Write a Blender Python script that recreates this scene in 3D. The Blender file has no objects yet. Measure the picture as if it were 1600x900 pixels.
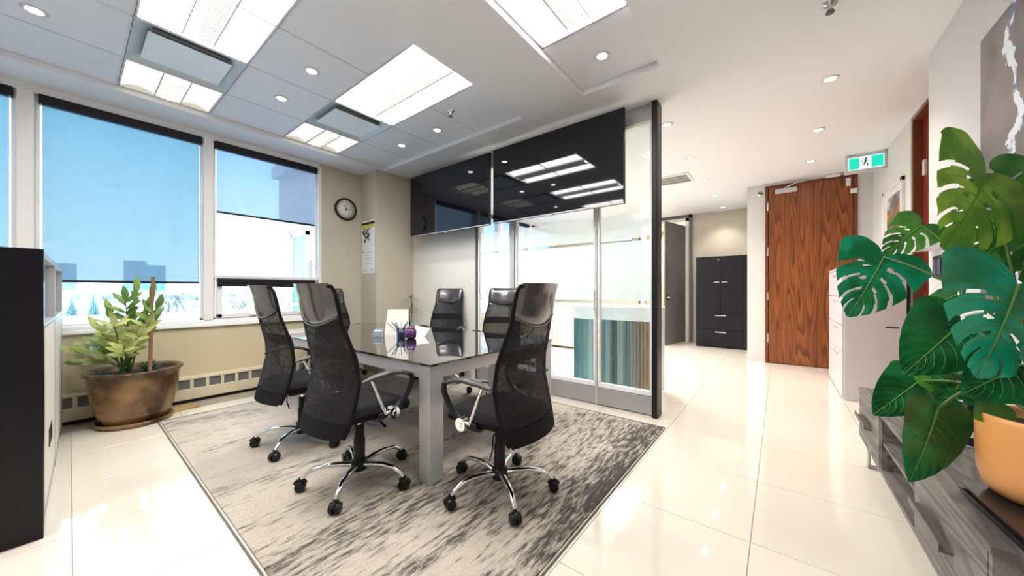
import bpy, bmesh, math, random
from mathutils import Vector, Matrix
random.seed(7)
S = bpy.context.scene
COL = S.collection
PI = math.pi

# ------------------------------------------------------------------ camera
YAW = math.atan2(418, 538)
cam_data = bpy.data.cameras.new('camera')
cam_data.sensor_width = 36.0
cam_data.lens = 36.0 * 538.0 / 1600.0
cam_data.shift_y = 5.0 / 1600.0
cam_data.clip_start = 0.05
cam_data.clip_end = 3000
cam = bpy.data.objects.new('camera', cam_data)
cam.location = (0, 0, 1.2)
cam.rotation_euler = (PI / 2, 0, YAW)
COL.objects.link(cam)
S.camera = cam

# ------------------------------------------------------------------ view
S.view_settings.view_transform = 'Standard'
S.view_settings.look = 'None'
S.view_settings.gamma = 1.0
S.view_settings.exposure = 1.3
S.cycles.use_denoising = True
S.cycles.max_bounces = 10
S.cycles.diffuse_bounces = 5
S.cycles.glossy_bounces = 5
S.cycles.transmission_bounces = 8
S.cycles.transparent_max_bounces = 24
S.cycles.sample_clamp_indirect = 8.0
S.cycles.caustics_reflective = False
S.cycles.caustics_refractive = False

# ------------------------------------------------------------------ world
W = bpy.data.worlds.new('sky'); S.world = W; W.use_nodes = True
nt = W.node_tree; nt.nodes.clear()
n_out = nt.nodes.new('ShaderNodeOutputWorld'); n_bg = nt.nodes.new('ShaderNodeBackground')
n_tc = nt.nodes.new('ShaderNodeTexCoord'); n_sep = nt.nodes.new('ShaderNodeSeparateXYZ'); n_rmp = nt.nodes.new('ShaderNodeValToRGB')
nt.links.new(n_tc.outputs['Generated'], n_sep.inputs[0]); nt.links.new(n_sep.outputs['Z'], n_rmp.inputs[0])
cr = n_rmp.color_ramp
cr.elements[0].position = 0.0; cr.elements[0].color = (0.78, 0.86, 0.93, 1)
cr.elements[1].position = 1.0; cr.elements[1].color = (0.10, 0.34, 0.62, 1)
e = cr.elements.new(0.10); e.color = (0.62, 0.78, 0.90, 1)
e = cr.elements.new(0.32); e.color = (0.24, 0.53, 0.76, 1)
nt.links.new(n_rmp.outputs[0], n_bg.inputs[0]); nt.links.new(n_bg.outputs[0], n_out.inputs[0])
n_bg.inputs[1].default_value = 2.5

# ------------------------------------------------------------------ sun and window portals
sd = bpy.data.lights.new('sun', 'SUN'); sd.energy = 2.6; sd.angle = 0.01; sd.color = (1, .96, .9)
so = bpy.data.objects.new('sun', sd); COL.objects.link(so)
so.rotation_euler = Vector((-0.75, 0.35, -0.55)).to_track_quat('-Z', 'Y').to_euler()
def portal(loc, sx, sy, normal):
    d = bpy.data.lights.new('window_portal', 'AREA'); d.shape = 'RECTANGLE'; d.size = sx; d.size_y = sy
    d.cycles.is_portal = True
    o = bpy.data.objects.new('window_portal', d); COL.objects.link(o); o.location = loc
    o.rotation_euler = Vector(normal).to_track_quat('-Z', 'Z').to_euler()
portal((-5.30, 0.0, 1.9), 2.1, 4.6, (1, 0, 0))
portal((-5.30, 6.0, 1.9), 2.1, 5.0, (1, 0, 0))

# ------------------------------------------------------------------ materials
def new_mat(name):
    m = bpy.data.materials.new(name); m.use_nodes = True
    return m, m.node_tree, m.node_tree.nodes['Principled BSDF']
def M(name, col, rough=0.5, metal=0.0, **kw):
    m, t, b = new_mat(name)
    b.inputs['Base Color'].default_value = (*col, 1); b.inputs['Roughness'].default_value = rough; b.inputs['Metallic'].default_value = metal
    # gentle procedural variation so no surface is a dead flat colour
    var = kw.get('var', 0.04); sc = kw.get('scale', 6.0)
    n = t.nodes.new('ShaderNodeTexNoise'); n.inputs['Scale'].default_value = sc; n.inputs['Detail'].default_value = 3
    tc = t.nodes.new('ShaderNodeTexCoord'); mp = t.nodes.new('ShaderNodeMapping'); mp.inputs['Scale'].default_value = kw.get('stretch', (1, 1, 1))
    t.links.new(tc.outputs['Object'], mp.inputs[0]); t.links.new(mp.outputs[0], n.inputs[0])
    r = t.nodes.new('ShaderNodeMapRange'); r.inputs[3].default_value = 1 - var; r.inputs[4].default_value = 1 + var
    t.links.new(n.outputs[0], r.inputs[0])
    mx = t.nodes.new('ShaderNodeVectorMath'); mx.operation = 'SCALE'; mx.inputs[0].default_value = col
    t.links.new(r.outputs[0], mx.inputs['Scale']); t.links.new(mx.outputs[0], b.inputs['Base Color'])
    if kw.get('bump'):
        bp = t.nodes.new('ShaderNodeBump'); bp.inputs['Strength'].default_value = kw['bump']; bp.inputs['Distance'].default_value = 0.005
        n2 = t.nodes.new('ShaderNodeTexNoise'); n2.inputs['Scale'].default_value = kw.get('bscale', 200)
        t.links.new(mp.outputs[0], n2.inputs[0]); t.links.new(n2.outputs[0], bp.inputs['Height']); t.links.new(bp.outputs[0], b.inputs['Normal'])
    if 'spec' in kw: b.inputs['Specular IOR Level'].default_value = kw['spec']
    if 'coat' in kw: b.inputs['Coat Weight'].default_value = kw['coat']
    return m
def emit(name, col, s):
    m, t, b = new_mat(name); b.inputs['Base Color'].default_value = (*col, 1)
    b.inputs['Emission Color'].default_value = (*col, 1); b.inputs['Emission Strength'].default_value = s
    return m
def see_through(name, tint, amount, col, rough=0.5, thresh=None, pattern=0, gloss=False):
    """mix of a clear and a solid shader; pattern > 0 weaves the mix finely"""
    m, t, b = new_mat(name)
    b.inputs['Base Color'].default_value = (*col, 1); b.inputs['Roughness'].default_value = rough
    tr = t.nodes.new('ShaderNodeBsdfTransparent'); tr.inputs[0].default_value = (*tint, 1)
    mx = t.nodes.new('ShaderNodeMixShader'); mx.inputs[0].default_value = 1 - amount
    out = t.nodes['Material Output']
    t.links.new(tr.outputs[0], mx.inputs[1]); t.links.new(b.outputs[0], mx.inputs[2]); t.links.new(mx.outputs[0], out.inputs[0])
    if pattern:
        tc = t.nodes.new('ShaderNodeTexCoord'); n = t.nodes.new('ShaderNodeTexNoise'); n.inputs['Scale'].default_value = pattern
        t.links.new(tc.outputs['Object'], n.inputs[0])
        r = t.nodes.new('ShaderNodeMapRange'); r.inputs[1].default_value = .3; r.inputs[2].default_value = .7
        r.inputs[3].default_value = max(0, 1 - amount - .18); r.inputs[4].default_value = min(1, 1 - amount + .18)
        t.links.new(n.outputs[0], r.inputs[0]); t.links.new(r.outputs[0], mx.inputs[0])
    return m
def screen_cloth(name, clear, tint, col):
    m, t, b = new_mat(name); t.nodes.remove(b)
    tr = t.nodes.new('ShaderNodeBsdfTransparent'); tr.inputs[0].default_value = (*tint, 1)
    df = t.nodes.new('ShaderNodeBsdfDiffuse'); df.inputs[0].default_value = (*col, 1); tl = t.nodes.new('ShaderNodeBsdfTranslucent'); tl.inputs[0].default_value = (*col, 1)
    a = t.nodes.new('ShaderNodeMixShader'); a.inputs[0].default_value = .5; mx = t.nodes.new('ShaderNodeMixShader')
    t.links.new(df.outputs[0], a.inputs[1]); t.links.new(tl.outputs[0], a.inputs[2])
    tc = t.nodes.new('ShaderNodeTexCoord'); n = t.nodes.new('ShaderNodeTexNoise'); n.inputs['Scale'].default_value = 14; n.inputs['Detail'].default_value = 8; t.links.new(tc.outputs['Object'], n.inputs[0])
    r = t.nodes.new('ShaderNodeMapRange'); r.inputs[1].default_value = .3; r.inputs[2].default_value = .7; r.inputs[3].default_value = clear - .02; r.inputs[4].default_value = clear + .02
    t.links.new(n.outputs[0], r.inputs[0]); t.links.new(r.outputs[0], mx.inputs[0]); t.links.new(a.outputs[0], mx.inputs[1]); t.links.new(tr.outputs[0], mx.inputs[2]); t.links.new(mx.outputs[0], t.nodes['Material Output'].inputs[0])
    return m
def thin_glass(name, tint, ior=1.5, k=1.0):
    m, t, b = new_mat(name); t.nodes.remove(b)
    out = t.nodes['Material Output']
    tr = t.nodes.new('ShaderNodeBsdfTransparent'); tr.inputs[0].default_value = (*tint, 1)
    gl = t.nodes.new('ShaderNodeBsdfGlossy'); gl.inputs['Roughness'].default_value = 0.0
    fr = t.nodes.new('ShaderNodeFresnel'); fr.inputs[0].default_value = ior
    mu = t.nodes.new('ShaderNodeMath'); mu.operation = 'MULTIPLY'; mu.inputs[1].default_value = k
    mx = t.nodes.new('ShaderNodeMixShader')
    ge = t.nodes.new('ShaderNodeNewGeometry'); iv = t.nodes.new('ShaderNodeMath'); iv.operation = 'SUBTRACT'; iv.inputs[0].default_value = 1
    m2 = t.nodes.new('ShaderNodeMath'); m2.operation = 'MULTIPLY'
    t.links.new(ge.outputs['Backfacing'], iv.inputs[1]); t.links.new(fr.outputs[0], mu.inputs[0]); t.links.new(mu.outputs[0], m2.inputs[0]); t.links.new(iv.outputs[0], m2.inputs[1]); t.links.new(m2.outputs[0], mx.inputs[0])
    t.links.new(tr.outputs[0], mx.inputs[1]); t.links.new(gl.outputs[0], mx.inputs[2]); t.links.new(mx.outputs[0], out.inputs[0])
    return m
def wood(name, c1, c2, c3, axis='Z', scale=1.0, rough=0.35, fine=1.0):
    """cathedral grain: rings of a tall stretched cone, distorted"""
    m, t, b = new_mat(name); b.inputs['Roughness'].default_value = rough
    tc = t.nodes.new('ShaderNodeTexCoord'); mp = t.nodes.new('ShaderNodeMapping')
    st = {'Z': (2.0, 2.0, .12), 'Y': (1, .11, 1), 'X': (.11, 1, 1)}[axis]
    mp.inputs['Scale'].default_value = tuple(s * scale for s in st)
    n = t.nodes.new('ShaderNodeTexNoise'); n.inputs['Scale'].default_value = 2.6; n.inputs['Detail'].default_value = 1.2; n.inputs['Distortion'].default_value = .1
    k = t.nodes.new('ShaderNodeMath'); k.operation = 'MULTIPLY'; k.inputs[1].default_value = 17 * fine
    s = t.nodes.new('ShaderNodeMath'); s.operation = 'FRACT'
    r = t.nodes.new('ShaderNodeValToRGB')
    r.color_ramp.elements[0].color = (*c1, 1); r.color_ramp.elements[1].color = (*c1, 1)
    a = r.color_ramp.elements.new(.45); a.color = (*c2, 1)
    a = r.color_ramp.elements.new(.8); a.color = (*c3, 1)
    t.links.new(tc.outputs['Object'], mp.inputs[0]); t.links.new(mp.outputs[0], n.inputs[0])
    t.links.new(n.outputs[0], k.inputs[0]); t.links.new(k.outputs[0], s.inputs[0]); t.links.new(s.outputs[0], r.inputs[0])
    n2 = t.nodes.new('ShaderNodeTexNoise'); n2.inputs['Scale'].default_value = 60; mp2 = t.nodes.new('ShaderNodeMapping')
    st2 = {'Z': (3, 3, .15), 'Y': (3, .15, 3), 'X': (.15, 3, 3)}[axis]; mp2.inputs['Scale'].default_value = st2
    t.links.new(tc.outputs['Object'], mp2.inputs[0]); t.links.new(mp2.outputs[0], n2.inputs[0])
    mx = t.nodes.new('ShaderNodeMix'); mx.data_type = 'RGBA'; mx.blend_type = 'MULTIPLY'; mx.inputs[0].default_value = .55
    r2 = t.nodes.new('ShaderNodeValToRGB'); r2.color_ramp.elements[0].position = .3; r2.color_ramp.elements[0].color = (.45, .45, .45, 1); r2.color_ramp.elements[1].position = .6
    t.links.new(n2.outputs[0], r2.inputs[0]); t.links.new(r.outputs[0], mx.inputs[6]); t.links.new(r2.outputs[0], mx.inputs[7])
    t.links.new(mx.outputs[2], b.inputs['Base Color'])
    return m

m_ceil = M('ceiling_paint', (.80, .79, .82), .7, var=.01)
m_panel = M('ceiling_panel', (.78, .78, .83), .6, var=.012)
m_grid = M('grid_white', (.66, .66, .70), .4)
m_beige = M('wall_beige', (.50, .455, .37), .7, var=.02)
m_tan = M('wall_tan', (.52, .45, .30), .7, var=.02)
m_white = M('wall_white', (.72, .69, .64), .5, var=.015)
m_grey = M('wall_grey', (.62, .61, .60), .7, var=.015)
m_trimw = M('frame_white', (.75, .73, .72), .35)
m_sill = M('sill_white', (.80, .80, .80), .3)
m_black = M('black_plastic', (.009, .009, .011), .38, spec=.3)
m_blackgloss = M('black_gloss', (.004, .003, .007), .25, spec=.25)
m_alu = M('aluminium', (.56, .565, .59), .38, .35, var=.02)
m_alug = M('aluminium_grey', (.42, .42, .44), .4, .5)
m_chrome = M('chrome', (.85, .85, .86), .08, 1.0)
m_steel = M('steel', (.6, .6, .6), .25, 1.0)
m_glass = thin_glass('clear_glass', (.97, .99, .985), 1.45)
m_pglass = thin_glass('partition_glass', (.96, .985, .98), 1.5, 1.4)
m_frost = screen_cloth('frosted_film', .26, (1, 1, 1), (.86, .90, .93))
m_frost2 = screen_cloth('frosted_film_light', .5, (1, 1, 1), (.86, .90, .93))
m_tile = M('porcelain_tile', (.76, .70, .61), .06, var=.03, scale=1.3, spec=.6, coat=.3)
m_grout = M('grout', (.34, .29, .24), .8)
m_blind = screen_cloth('blind_screen', .42, (.64, .75, .77), (.30, .37, .42))
m_blindw = screen_cloth('blind_screen_pale', .40, (.86, .90, .97), (.38, .42, .48))
m_heater = M('heater_beige', (.60, .53, .38), .45)
m_grill = M('grill_dark', (.12, .12, .12), .6)
m_doorw = wood('oak_door', (.32, .098, .022), (.25, .068, .015), (.12, .030, .008), 'Z', 1.0, .3)
m_red = M('mahogany', (.17, .014, .008), .35, var=.2, scale=3, stretch=(6, 6, .4))
m_jambo = M('jamb_brown', (.16, .04, .012), .4)
m_darkgrey = M('door_dark_grey', (.11, .10, .10), .45)
m_espresso = M('espresso_laminate', (.008, .007, .011), .4, var=.25, scale=4, spec=.25)
m_filegrey = M('file_cabinet_grey', (.58, .56, .58), .4)
m_light = emit('troffer_light', (1.0, .93, .74), .38)
m_lightc = emit('troffer_light_cool', (1.0, .975, .93), 9.0)
m_basket = emit('troffer_basket', (1.0, .97, .90), .34)
m_spot = emit('downlight_lamp', (1.0, .93, .80), 12.0)
m_lamp_trim = M('downlight_trim', (.62, .60, .58), .3)
m_table_glass = M('table_glass', (.006, .008, .009), .01, spec=1.0, coat=1.0, var=0)
m_fabric = M('chair_fabric', (.010, .009, .011), .85, bump=.4, bscale=500, spec=.15)
m_leather = M('chair_leather', (.034, .029, .034), .24, var=.1, spec=1.0, coat=1.0)
m_mesh = see_through('chair_mesh', (1, 1, 1), .34, (.012, .010, .012), .7, pattern=60)
m_meshback = see_through('chair_mesh_dense', (1, 1, 1), .22, (.008, .007, .010), .85, pattern=60)
m_armpad = M('arm_pad', (.05, .05, .055), .4)
m_screen = M('tv_screen', (.003, .003, .005), .04, spec=.6, var=0)
m_grey_oak = wood('grey_oak', (.23, .205, .19), (.17, .15, .14), (.095, .085, .08), 'Y', 2.2, .55, .8)
m_soil = M('soil', (.025, .017, .012), .95, bump=1, bscale=60, var=.3)
m_orange = M('terracotta_glaze', (.80, .36, .12), .45, var=.06)
m_leaf = None

# ------------------------------------------------------------------ mesh kit
class MB:
    def __init__(self): self.v = []; self.f = []; self.s = []
    def add(self, vs, fs, smooth=False):
        b = len(self.v); self.v += [tuple(p) for p in vs]; self.f += [tuple(i + b for i in f) for f in fs]; self.s += [smooth] * len(fs)
        return self
    def box(self, x0, x1, y0, y1, z0, z1):
        return self.add([(x0, y0, z0), (x1, y0, z0), (x1, y1, z0), (x0, y1, z0), (x0, y0, z1), (x1, y0, z1), (x1, y1, z1), (x0, y1, z1)],
                        [(0, 3, 2, 1), (4, 5, 6, 7), (0, 1, 5, 4), (1, 2, 6, 5), (2, 3, 7, 6), (3, 0, 4, 7)])
    def prism(self, base, z0, z1):
        n = len(base)
        return self.add([(x, y, z0) for x, y in base] + [(x, y, z1) for x, y in base],
                        [tuple(range(n - 1, -1, -1)), tuple(range(n, 2 * n))] + [(i, (i + 1) % n, n + (i + 1) % n, n + i) for i in range(n)])
    def tube(self, pts, r, n=8, caps=True, flat=1.0, smooth=True):
        pts = [Vector(p) for p in pts]; m = len(pts); rs = r if isinstance(r, (list, tuple)) else [r] * m
        vs = []; up = None
        for i, p in enumerate(pts):
            t = (pts[min(i + 1, m - 1)] - pts[max(i - 1, 0)]).normalized()
            if up is None:
                up = Vector((0, 0, 1)) if abs(t.z) < .9 else Vector((0, 1, 0))
            a = t.cross(up)
            if a.length < 1e-4: a = t.cross(Vector((1, 0, 0)))
            a.normalize(); b = a.cross(t).normalized(); up = b
            for k in range(n):
                an = 2 * PI * k / n
                vs.append(p + a * math.cos(an) * rs[i] + b * math.sin(an) * rs[i] * flat)
        fs = [(i * n + k, i * n + (k + 1) % n, (i + 1) * n + (k + 1) % n, (i + 1) * n + k) for i in range(m - 1) for k in range(n)]
        self.add(vs, fs, smooth)
        if caps:
            self.add(vs[:n], [tuple(range(n - 1, -1, -1))]); self.add(vs[-n:], [tuple(range(n))])
        return self
    def cyl(self, p0, p1, r0, r1=None, n=16, smooth=True):
        return self.tube([p0, p1], [r0, r0 if r1 is None else r1], n, smooth=smooth)
    def lathe(self, prof, c=(0, 0, 0), n=32, sx=1, sy=1, cap=True):
        vs = [(c[0] + r * sx * math.cos(2 * PI * k / n), c[1] + r * sy * math.sin(2 * PI * k / n), c[2] + z) for r, z in prof for k in range(n)]
        m = len(prof)
        fs = [(i * n + k, i * n + (k + 1) % n, (i + 1) * n + (k + 1) % n, (i + 1) * n + k) for i in range(m - 1) for k in range(n)]
        self.add(vs, fs, True)
        if cap and prof[0][0] > 1e-4: self.add(vs[:n], [tuple(range(n - 1, -1, -1))])
        if cap and prof[-1][0] > 1e-4: self.add(vs[-n:], [tuple(range(n))])
        return self
    def sphere(self, c, r, n=12, sx=1, sy=1, sz=1):
        m = n // 2
        prof = [(max(1e-5, r * math.sin(PI * i / m)), -r * math.cos(PI * i / m) * sz) for i in range(m + 1)]
        return self.lathe(prof, c, n, sx, sy)
    def grid(self, P, smooth=True):
        h, w = len(P), len(P[0])
        return self.add([p for row in P for p in row], [(i * w + j, i * w + j + 1, (i + 1) * w + j + 1, (i + 1) * w + j) for i in range(h - 1) for j in range(w - 1)], smooth)
    def xf(self, M4):
        self.v = [tuple(M4 @ Vector(p)) for p in self.v]; return self
    def build(self, name, mat, parent=None, bevel=0, seg=2, subd=0, solid=0, loc=None, rot=None):
        me = bpy.data.meshes.new(name); me.from_pydata(self.v, [], self.f); me.materials.append(mat)
        me.polygons.foreach_set('use_smooth', self.s); me.update()
        o = bpy.data.objects.new(name, me); COL.objects.link(o); o.parent = parent
        if loc: o.location = loc
        if rot: o.rotation_euler = rot
        if solid:
            q = o.modifiers.new('solid', 'SOLIDIFY'); q.thickness = solid; q.offset = 0
        if bevel:
            q = o.modifiers.new('bevel', 'BEVEL'); q.width = bevel; q.segments = seg; q.limit_method = 'ANGLE'; q.angle_limit = .7
        if subd:
            q = o.modifiers.new('sub', 'SUBSURF'); q.levels = subd; q.render_levels = subd
        return o
def BX(name, mat, x0, x1, y0, y1, z0, z1, parent=None, bevel=0, **k): return MB().box(x0, x1, y0, y1, z0, z1).build(name, mat, parent, bevel, **k)
def tag(o, label, cat, group=None, kind=None):
    o['label'] = label; o['category'] = cat
    if group: o['group'] = group
    if kind: o['kind'] = kind
    return o
def struct(o): o['kind'] = 'structure'; return o
def empty(name, loc=(0, 0, 0), rz=0):
    o = bpy.data.objects.new(name, None); COL.objects.link(o); o.location = loc; o.rotation_euler = (0, 0, rz); o.empty_display_size = .1
    return o
def copy_tree(o, parent=None):
    kids = list(o.children)
    c = o.copy(); COL.objects.link(c); c.parent = parent
    for ch in kids: copy_tree(ch, c)
    return c
def thing(name, loc, rz, label, cat, group=None): return tag(empty(name, loc, rz), label, cat, group)
def like(mesh_obj, parent, loc):
    c = mesh_obj.copy(); COL.objects.link(c); c.parent = parent; c.location = loc; return c

# ================================================================== STRUCTURE
WX = -5.14           # inner face of the window wall
# ---- floor: grout bed and single tiles
floor = struct(BX('floor', m_grout, -5.4, 2.6, -3.2, 11.2, -.12, -.004))
FX0, FY0, FS = -0.11, 0.010, 0.6625
t0 = None
for k in range(-2, 8):
    for j in range(-1, 14):
        if t0 is None:
            t0 = BX('tile', m_tile, 0.0015, FS - .0015, .0015, FS - .0015, -.012, 0, floor, bevel=.0008, seg=1); o = t0
        else:
            o = t0.copy(); COL.objects.link(o)
        o.location = (FX0 - FS * k, FY0 + FS * j, 0)
struct(BX('floor_rear', m_tile, -5.14, .9, -3, -.66, -.012, 0))

# ---- ceiling with two coffers
CZ, RZ = 3.0, 3.048
R1 = (-4.69, -2.11, -1.06, 2.905); R2 = (-1.435, -.755, .24, 2.905)
c = MB()
c.box(-5.4, R1[0], -3.2, 3.2, CZ, 3.25).box(R1[0], R1[1], -3.2, R1[2], CZ, 3.25).box(R1[1], R2[0], -3.2, 3.2, CZ, 3.25)
c.box(R1[0], R1[1], R1[3], 3.2, CZ, 3.25).box(R2[0], R2[1], -3.2, R2[2], CZ, 3.25).box(R2[0], R2[1], R2[3], 3.2, CZ, 3.25)
c.box(R2[1], 2.6, -3.2, 3.2, CZ, 3.25).box(-5.4, 2.6, 3.2, 11.2, CZ, 3.25)
c.box(R1[0], R1[1], R1[2], R1[3], RZ + .06, 3.25).box(R2[0], R2[1], R2[2], R2[3], RZ + .06, 3.25)
ceiling = struct(c.build('ceiling', m_ceil))
gx = [-4.69, -4.09, -3.43, -2.77, -2.11]; gy = [-1.06, -.40, .26, .905, 1.565, 2.23, 2.905]
lights_rows = {2: 0, 4: 0}
g = MB()
for x in gx: g.box(x - .008, x + .008, gy[0], gy[-1], RZ - .003, RZ + .004)
for y in gy: g.box(gx[0], gx[-1], y - .006, y + .006, RZ - .003, RZ + .004)
g.box(R2[0], R2[1], 2.224, 2.236, RZ - .003, RZ + .004).box(R2[0], R2[1], .899, .911, RZ - .003, RZ + .004)
g.build('ceiling_grid', m_grid, ceiling)
lit = {(2, 0), (3, 0), (0, 2), (1, 2), (2, 2), (3, 2), (0, 4), (1, 4), (2, 4), (3, 4)}
for i in range(4):
    for j in range(6):
        if (i, j) in lit: continue
        BX('ceiling_panel', m_panel, gx[i] + .008, gx[i + 1] - .008, gy[j] + .006, gy[j + 1] - .006, RZ, RZ + .015, ceiling)
BX('ceiling_panel', m_panel, R2[0] + .004, R2[1] - .004, 2.236, 2.901, RZ, RZ + .015, ceiling)
BX('ceiling_panel', m_panel, R2[0] + .004, R2[1] - .004, .244, .899, RZ, RZ + .015, ceiling)

# ---- window wall (left)
wl = MB()
wl.box(WX - .2, WX, -3.2, 9.2, 0, .80)
struct(BX('wall_left_head', m_ceil, WX - .2, WX + .002, -3.2, 9.2, 2.93, 3.02))
wl.box(WX - .2, WX, 2.18, 3.9, .8, 2.93).box(WX - .2, WX, -3.2, -1.85, .8, 2.93).box(WX - .2, WX, 8.6, 9.2, .8, 2.93)
struct(wl.build('wall_left', m_tan))
wu = BX('wall_left_upper', m_beige, WX, WX + .004, 2.18, 2.79, 0, 3.0); struct(wu)
sill = MB().box(WX - .2, WX + .035, -1.9, 2.20, .80, .835).box(WX - .2, WX + .012, -1.9, 2.20, .835, .875)
struct(sill.build('trim_1', m_sill, bevel=.006))
struct(BX('trim_2', m_sill, WX - .2, WX + .035, 3.9, 8.6, .80, .87, bevel=.006))
mul = [(-1.9, -1.83), (-.275, -.185), (.934, 1.017), (2.155, 2.2)]
for i, (a, b) in enumerate(mul):
    struct(BX('trim_%d' % (i + 3), m_trimw, WX - .18, WX + .02, a, b, .87, 2.95, bevel=.006))
def window(n, y0, y1, z0, z1, transom=None, x=WX):
    e_ = struct(empty('window_%d' % n, (x, (y0 + y1) / 2, z0)))
    def loc(o): o.location = (-x, -(y0 + y1) / 2, -z0); return o
    f = MB(); w = .028
    f.box(x - .10, x - .03, y0, y0 + w, z0, z1).box(x - .10, x - .03, y1 - w, y1, z0, z1).box(x - .10, x - .03, y0, y1, z0, z0 + w).box(x - .10, x - .03, y0, y1, z1 - w, z1)
    if transom: f.box(x - .12, x - .005, y0, y1, transom - .018, transom + .018)
    loc(f.build('window_frame', m_trimw, e_, bevel=.004))
    if transom:
        s = MB(); a, b = y0 + .04, y1 - .04; t = transom - .02; z = z0 + .02; q = .045
        s.box(x - .08, x - .01, a, a + q, z, t).box(x - .08, x - .01, b - q, b, z, t).box(x - .08, x - .01, a, b, z, z + q).box(x - .08, x - .01, a, b, t - q, t)
        loc(s.build('sash', m_trimw, e_, bevel=.004))
        h = MB().box(x - .012, x + .012, (a + b) / 2 - .22, (a + b) / 2 - .04, z + .015, z + .028)
        loc(h.build('window_handle', m_steel, e_, bevel=.003))
        loc(BX('pane', m_glass, x - .052, x - .048, y0 + .02, y1 - .02, z0, transom - .02, e_))
        loc(BX('pane', m_glass, x - .072, x - .068, y0 + .02, y1 - .02, transom + .01, z1, e_))
    else:
        loc(BX('pane', m_glass, x - .072, x - .068, y0 + .02, y1 - .02, z0 + .01, z1 - .01, e_))
    return e_
window(1, -1.83, -.275, .87, 2.95)
window(2, -.185, .934, .87, 2.95)
window(3, 1.017, 2.155, .87, 2.95, transom=1.372)
yy = [3.9, 5.05, 6.2, 7.4, 8.6]
for i in range(4):
    window(4 + i, yy[i] + .03, yy[i + 1] - .03, .87, 2.93)
    if i: struct(BX('trim_%d' % (7 + i), m_trimw, WX - .18, WX + .02, yy[i] - .04, yy[i] + .04, .87, 2.93, bevel=.005))
def blind(y0, y1, z0, z1, mat, label, group=None, bar=True):
    t = thing('roller_blind', (WX - .01, (y0 + y1) / 2, z1), 0, label, 'blind', group)
    h = (y1 - y0) / 2; L = z1 - z0
    BX('cassette', m_espresso, -.045, .03, -h, h, -.085, 0, t, bevel=.008)
    f = MB().box(-.0085, -.0075, -h + .02, h - .02, -L, -.05); f.build('blind_fabric', mat, t)
    BX('bottom_bar', m_black, -.016, .002, -h + .02, h - .02, -L - .02, -L + .004, t, bevel=.004)
    return t
blind(-1.81, -.29, 1.30, 2.935, m_blind, 'blue-tinted screen blind in the window at the left edge')
blind(-.165, .92, 1.30, 2.935, m_blind, 'wide blue-tinted screen blind drawn down behind the potted plant')
blind(1.03, 2.14, 2.13, 2.935, m_blindw, 'pale screen blind drawn halfway over the window nearest the clock')
t = thing('blind_cassette', (WX, 1.585, 1.30), 0, 'dark rolled-up blind box under the transom of the window nearest the clock', 'blind')
BX('cassette', m_espresso, -.03, .03, -.53, .53, -.045, .05, t, bevel=.008); BX('end_bracket', m_alug, -.025, .025, .53, .545, -.05, .055, t)
for i in range(4):
    blind(yy[i] + .06, yy[i + 1] - .06, 1.5, 2.93, m_blindw, 'white blind on a far window seen through the glass partition', 'blinds on the far windows behind the partition')

# ---- column in the corner, white wall, side and far walls
struct(BX('wall_corner', m_beige, WX - .1, -4.70, 2.787, 3.6, 0, 3.0))
struct(BX('wall_back', m_white, -4.70, -3.27, 3.44, 3.56, 0, 3.0))
struct(BX('wall_right', m_grey, .90, 1.7, -3.2, 4.03, 0, 3.0))
wr = MB().box(1.08, 1.35, 4.03, 4.15, 0, 3).box(1.08, 1.35, 5.30, 7.2, 0, 3.0).box(1.08, 1.35, 4.15, 5.30, 2.97, 3.0)
struct(wr.build('wall_right_far', m_grey))
wd = MB().box(-.44, -.19, 7.2, 7.4, 0, 3).box(.915, 1.35, 7.2, 7.4, 0, 3).box(-.19, .915, 7.2, 7.4, 2.95, 3.0).box(-.44, -.30, 7.4, 9.1, 0, 3)
struct(wd.build('wall_entry', m_grey))
wf = MB().box(-5.3, -4.1, 9.0, 9.15, 0, 3).box(-4.1, -3.0, 9.0, 9.15, 0, .95).box(-4.1, -3.0, 9.0, 9.15, 2.6, 3).box(-3.0, -2.75, 9.0, 9.15, 0, 3)
wf.box(-1.62, -.3, 9.0, 9.15, 0, 3).box(-2.75, -1.62, 9.0, 9.15, 2.93, 3)
struct(wf.build('wall_far', m_beige))
wb = MB().box(-5.3, 1.7, -3.2, -3.0, 0, 3)
struct(wb.build('wall_rear', m_grey))
# small lit room behind the grey door
br = MB().box(-4.2, -1.2, 11.0, 11.15, 0, 3).box(-4.3, -4.2, 9.15, 11.15, 0, 3).box(-1.25, -1.15, 9.15, 11.15, 0, 3)
struct(br.build('wall_storeroom', m_tan))
# closes the shell beyond the door openings
struct(MB().box(1.7, 1.8, 4.0, 9.3, 0, 3).box(-.3, 1.8, 9.0, 9.2, 0, 3).build('wall_outer', m_grey))
e_ = struct(empty('window_8', (-3.55, 9.05, .95)))
f = MB().box(-.55, -.51, -.03, .03, 0, 1.65).box(.51, .55, -.03, .03, 0, 1.65).box(-.55, .55, -.03, .03, 0, .04).box(-.55, .55, -.03, .03, 1.61, 1.65).box(-.02, .02, -.03, .03, 0, 1.65)
f.build('window_frame', m_trimw, e_)
BX('pane', m_glass, -.52, .52, .0, .004, .03, 1.62, e_)
t = thing('roller_blind', (-3.55, 9.0, 2.6), 0, 'white blind half down over the end window behind the right-hand glass panel', 'blind')
BX('cassette', m_trimw, -.54, .54, -.06, 0, -.07, 0, t); BX('blind_fabric', m_blindw, -.52, .52, -.031, -.029, -.8, -.05, t); BX('bottom_bar', m_trimw, -.52, .52, -.04, -.02, -.82, -.79, t)
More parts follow.
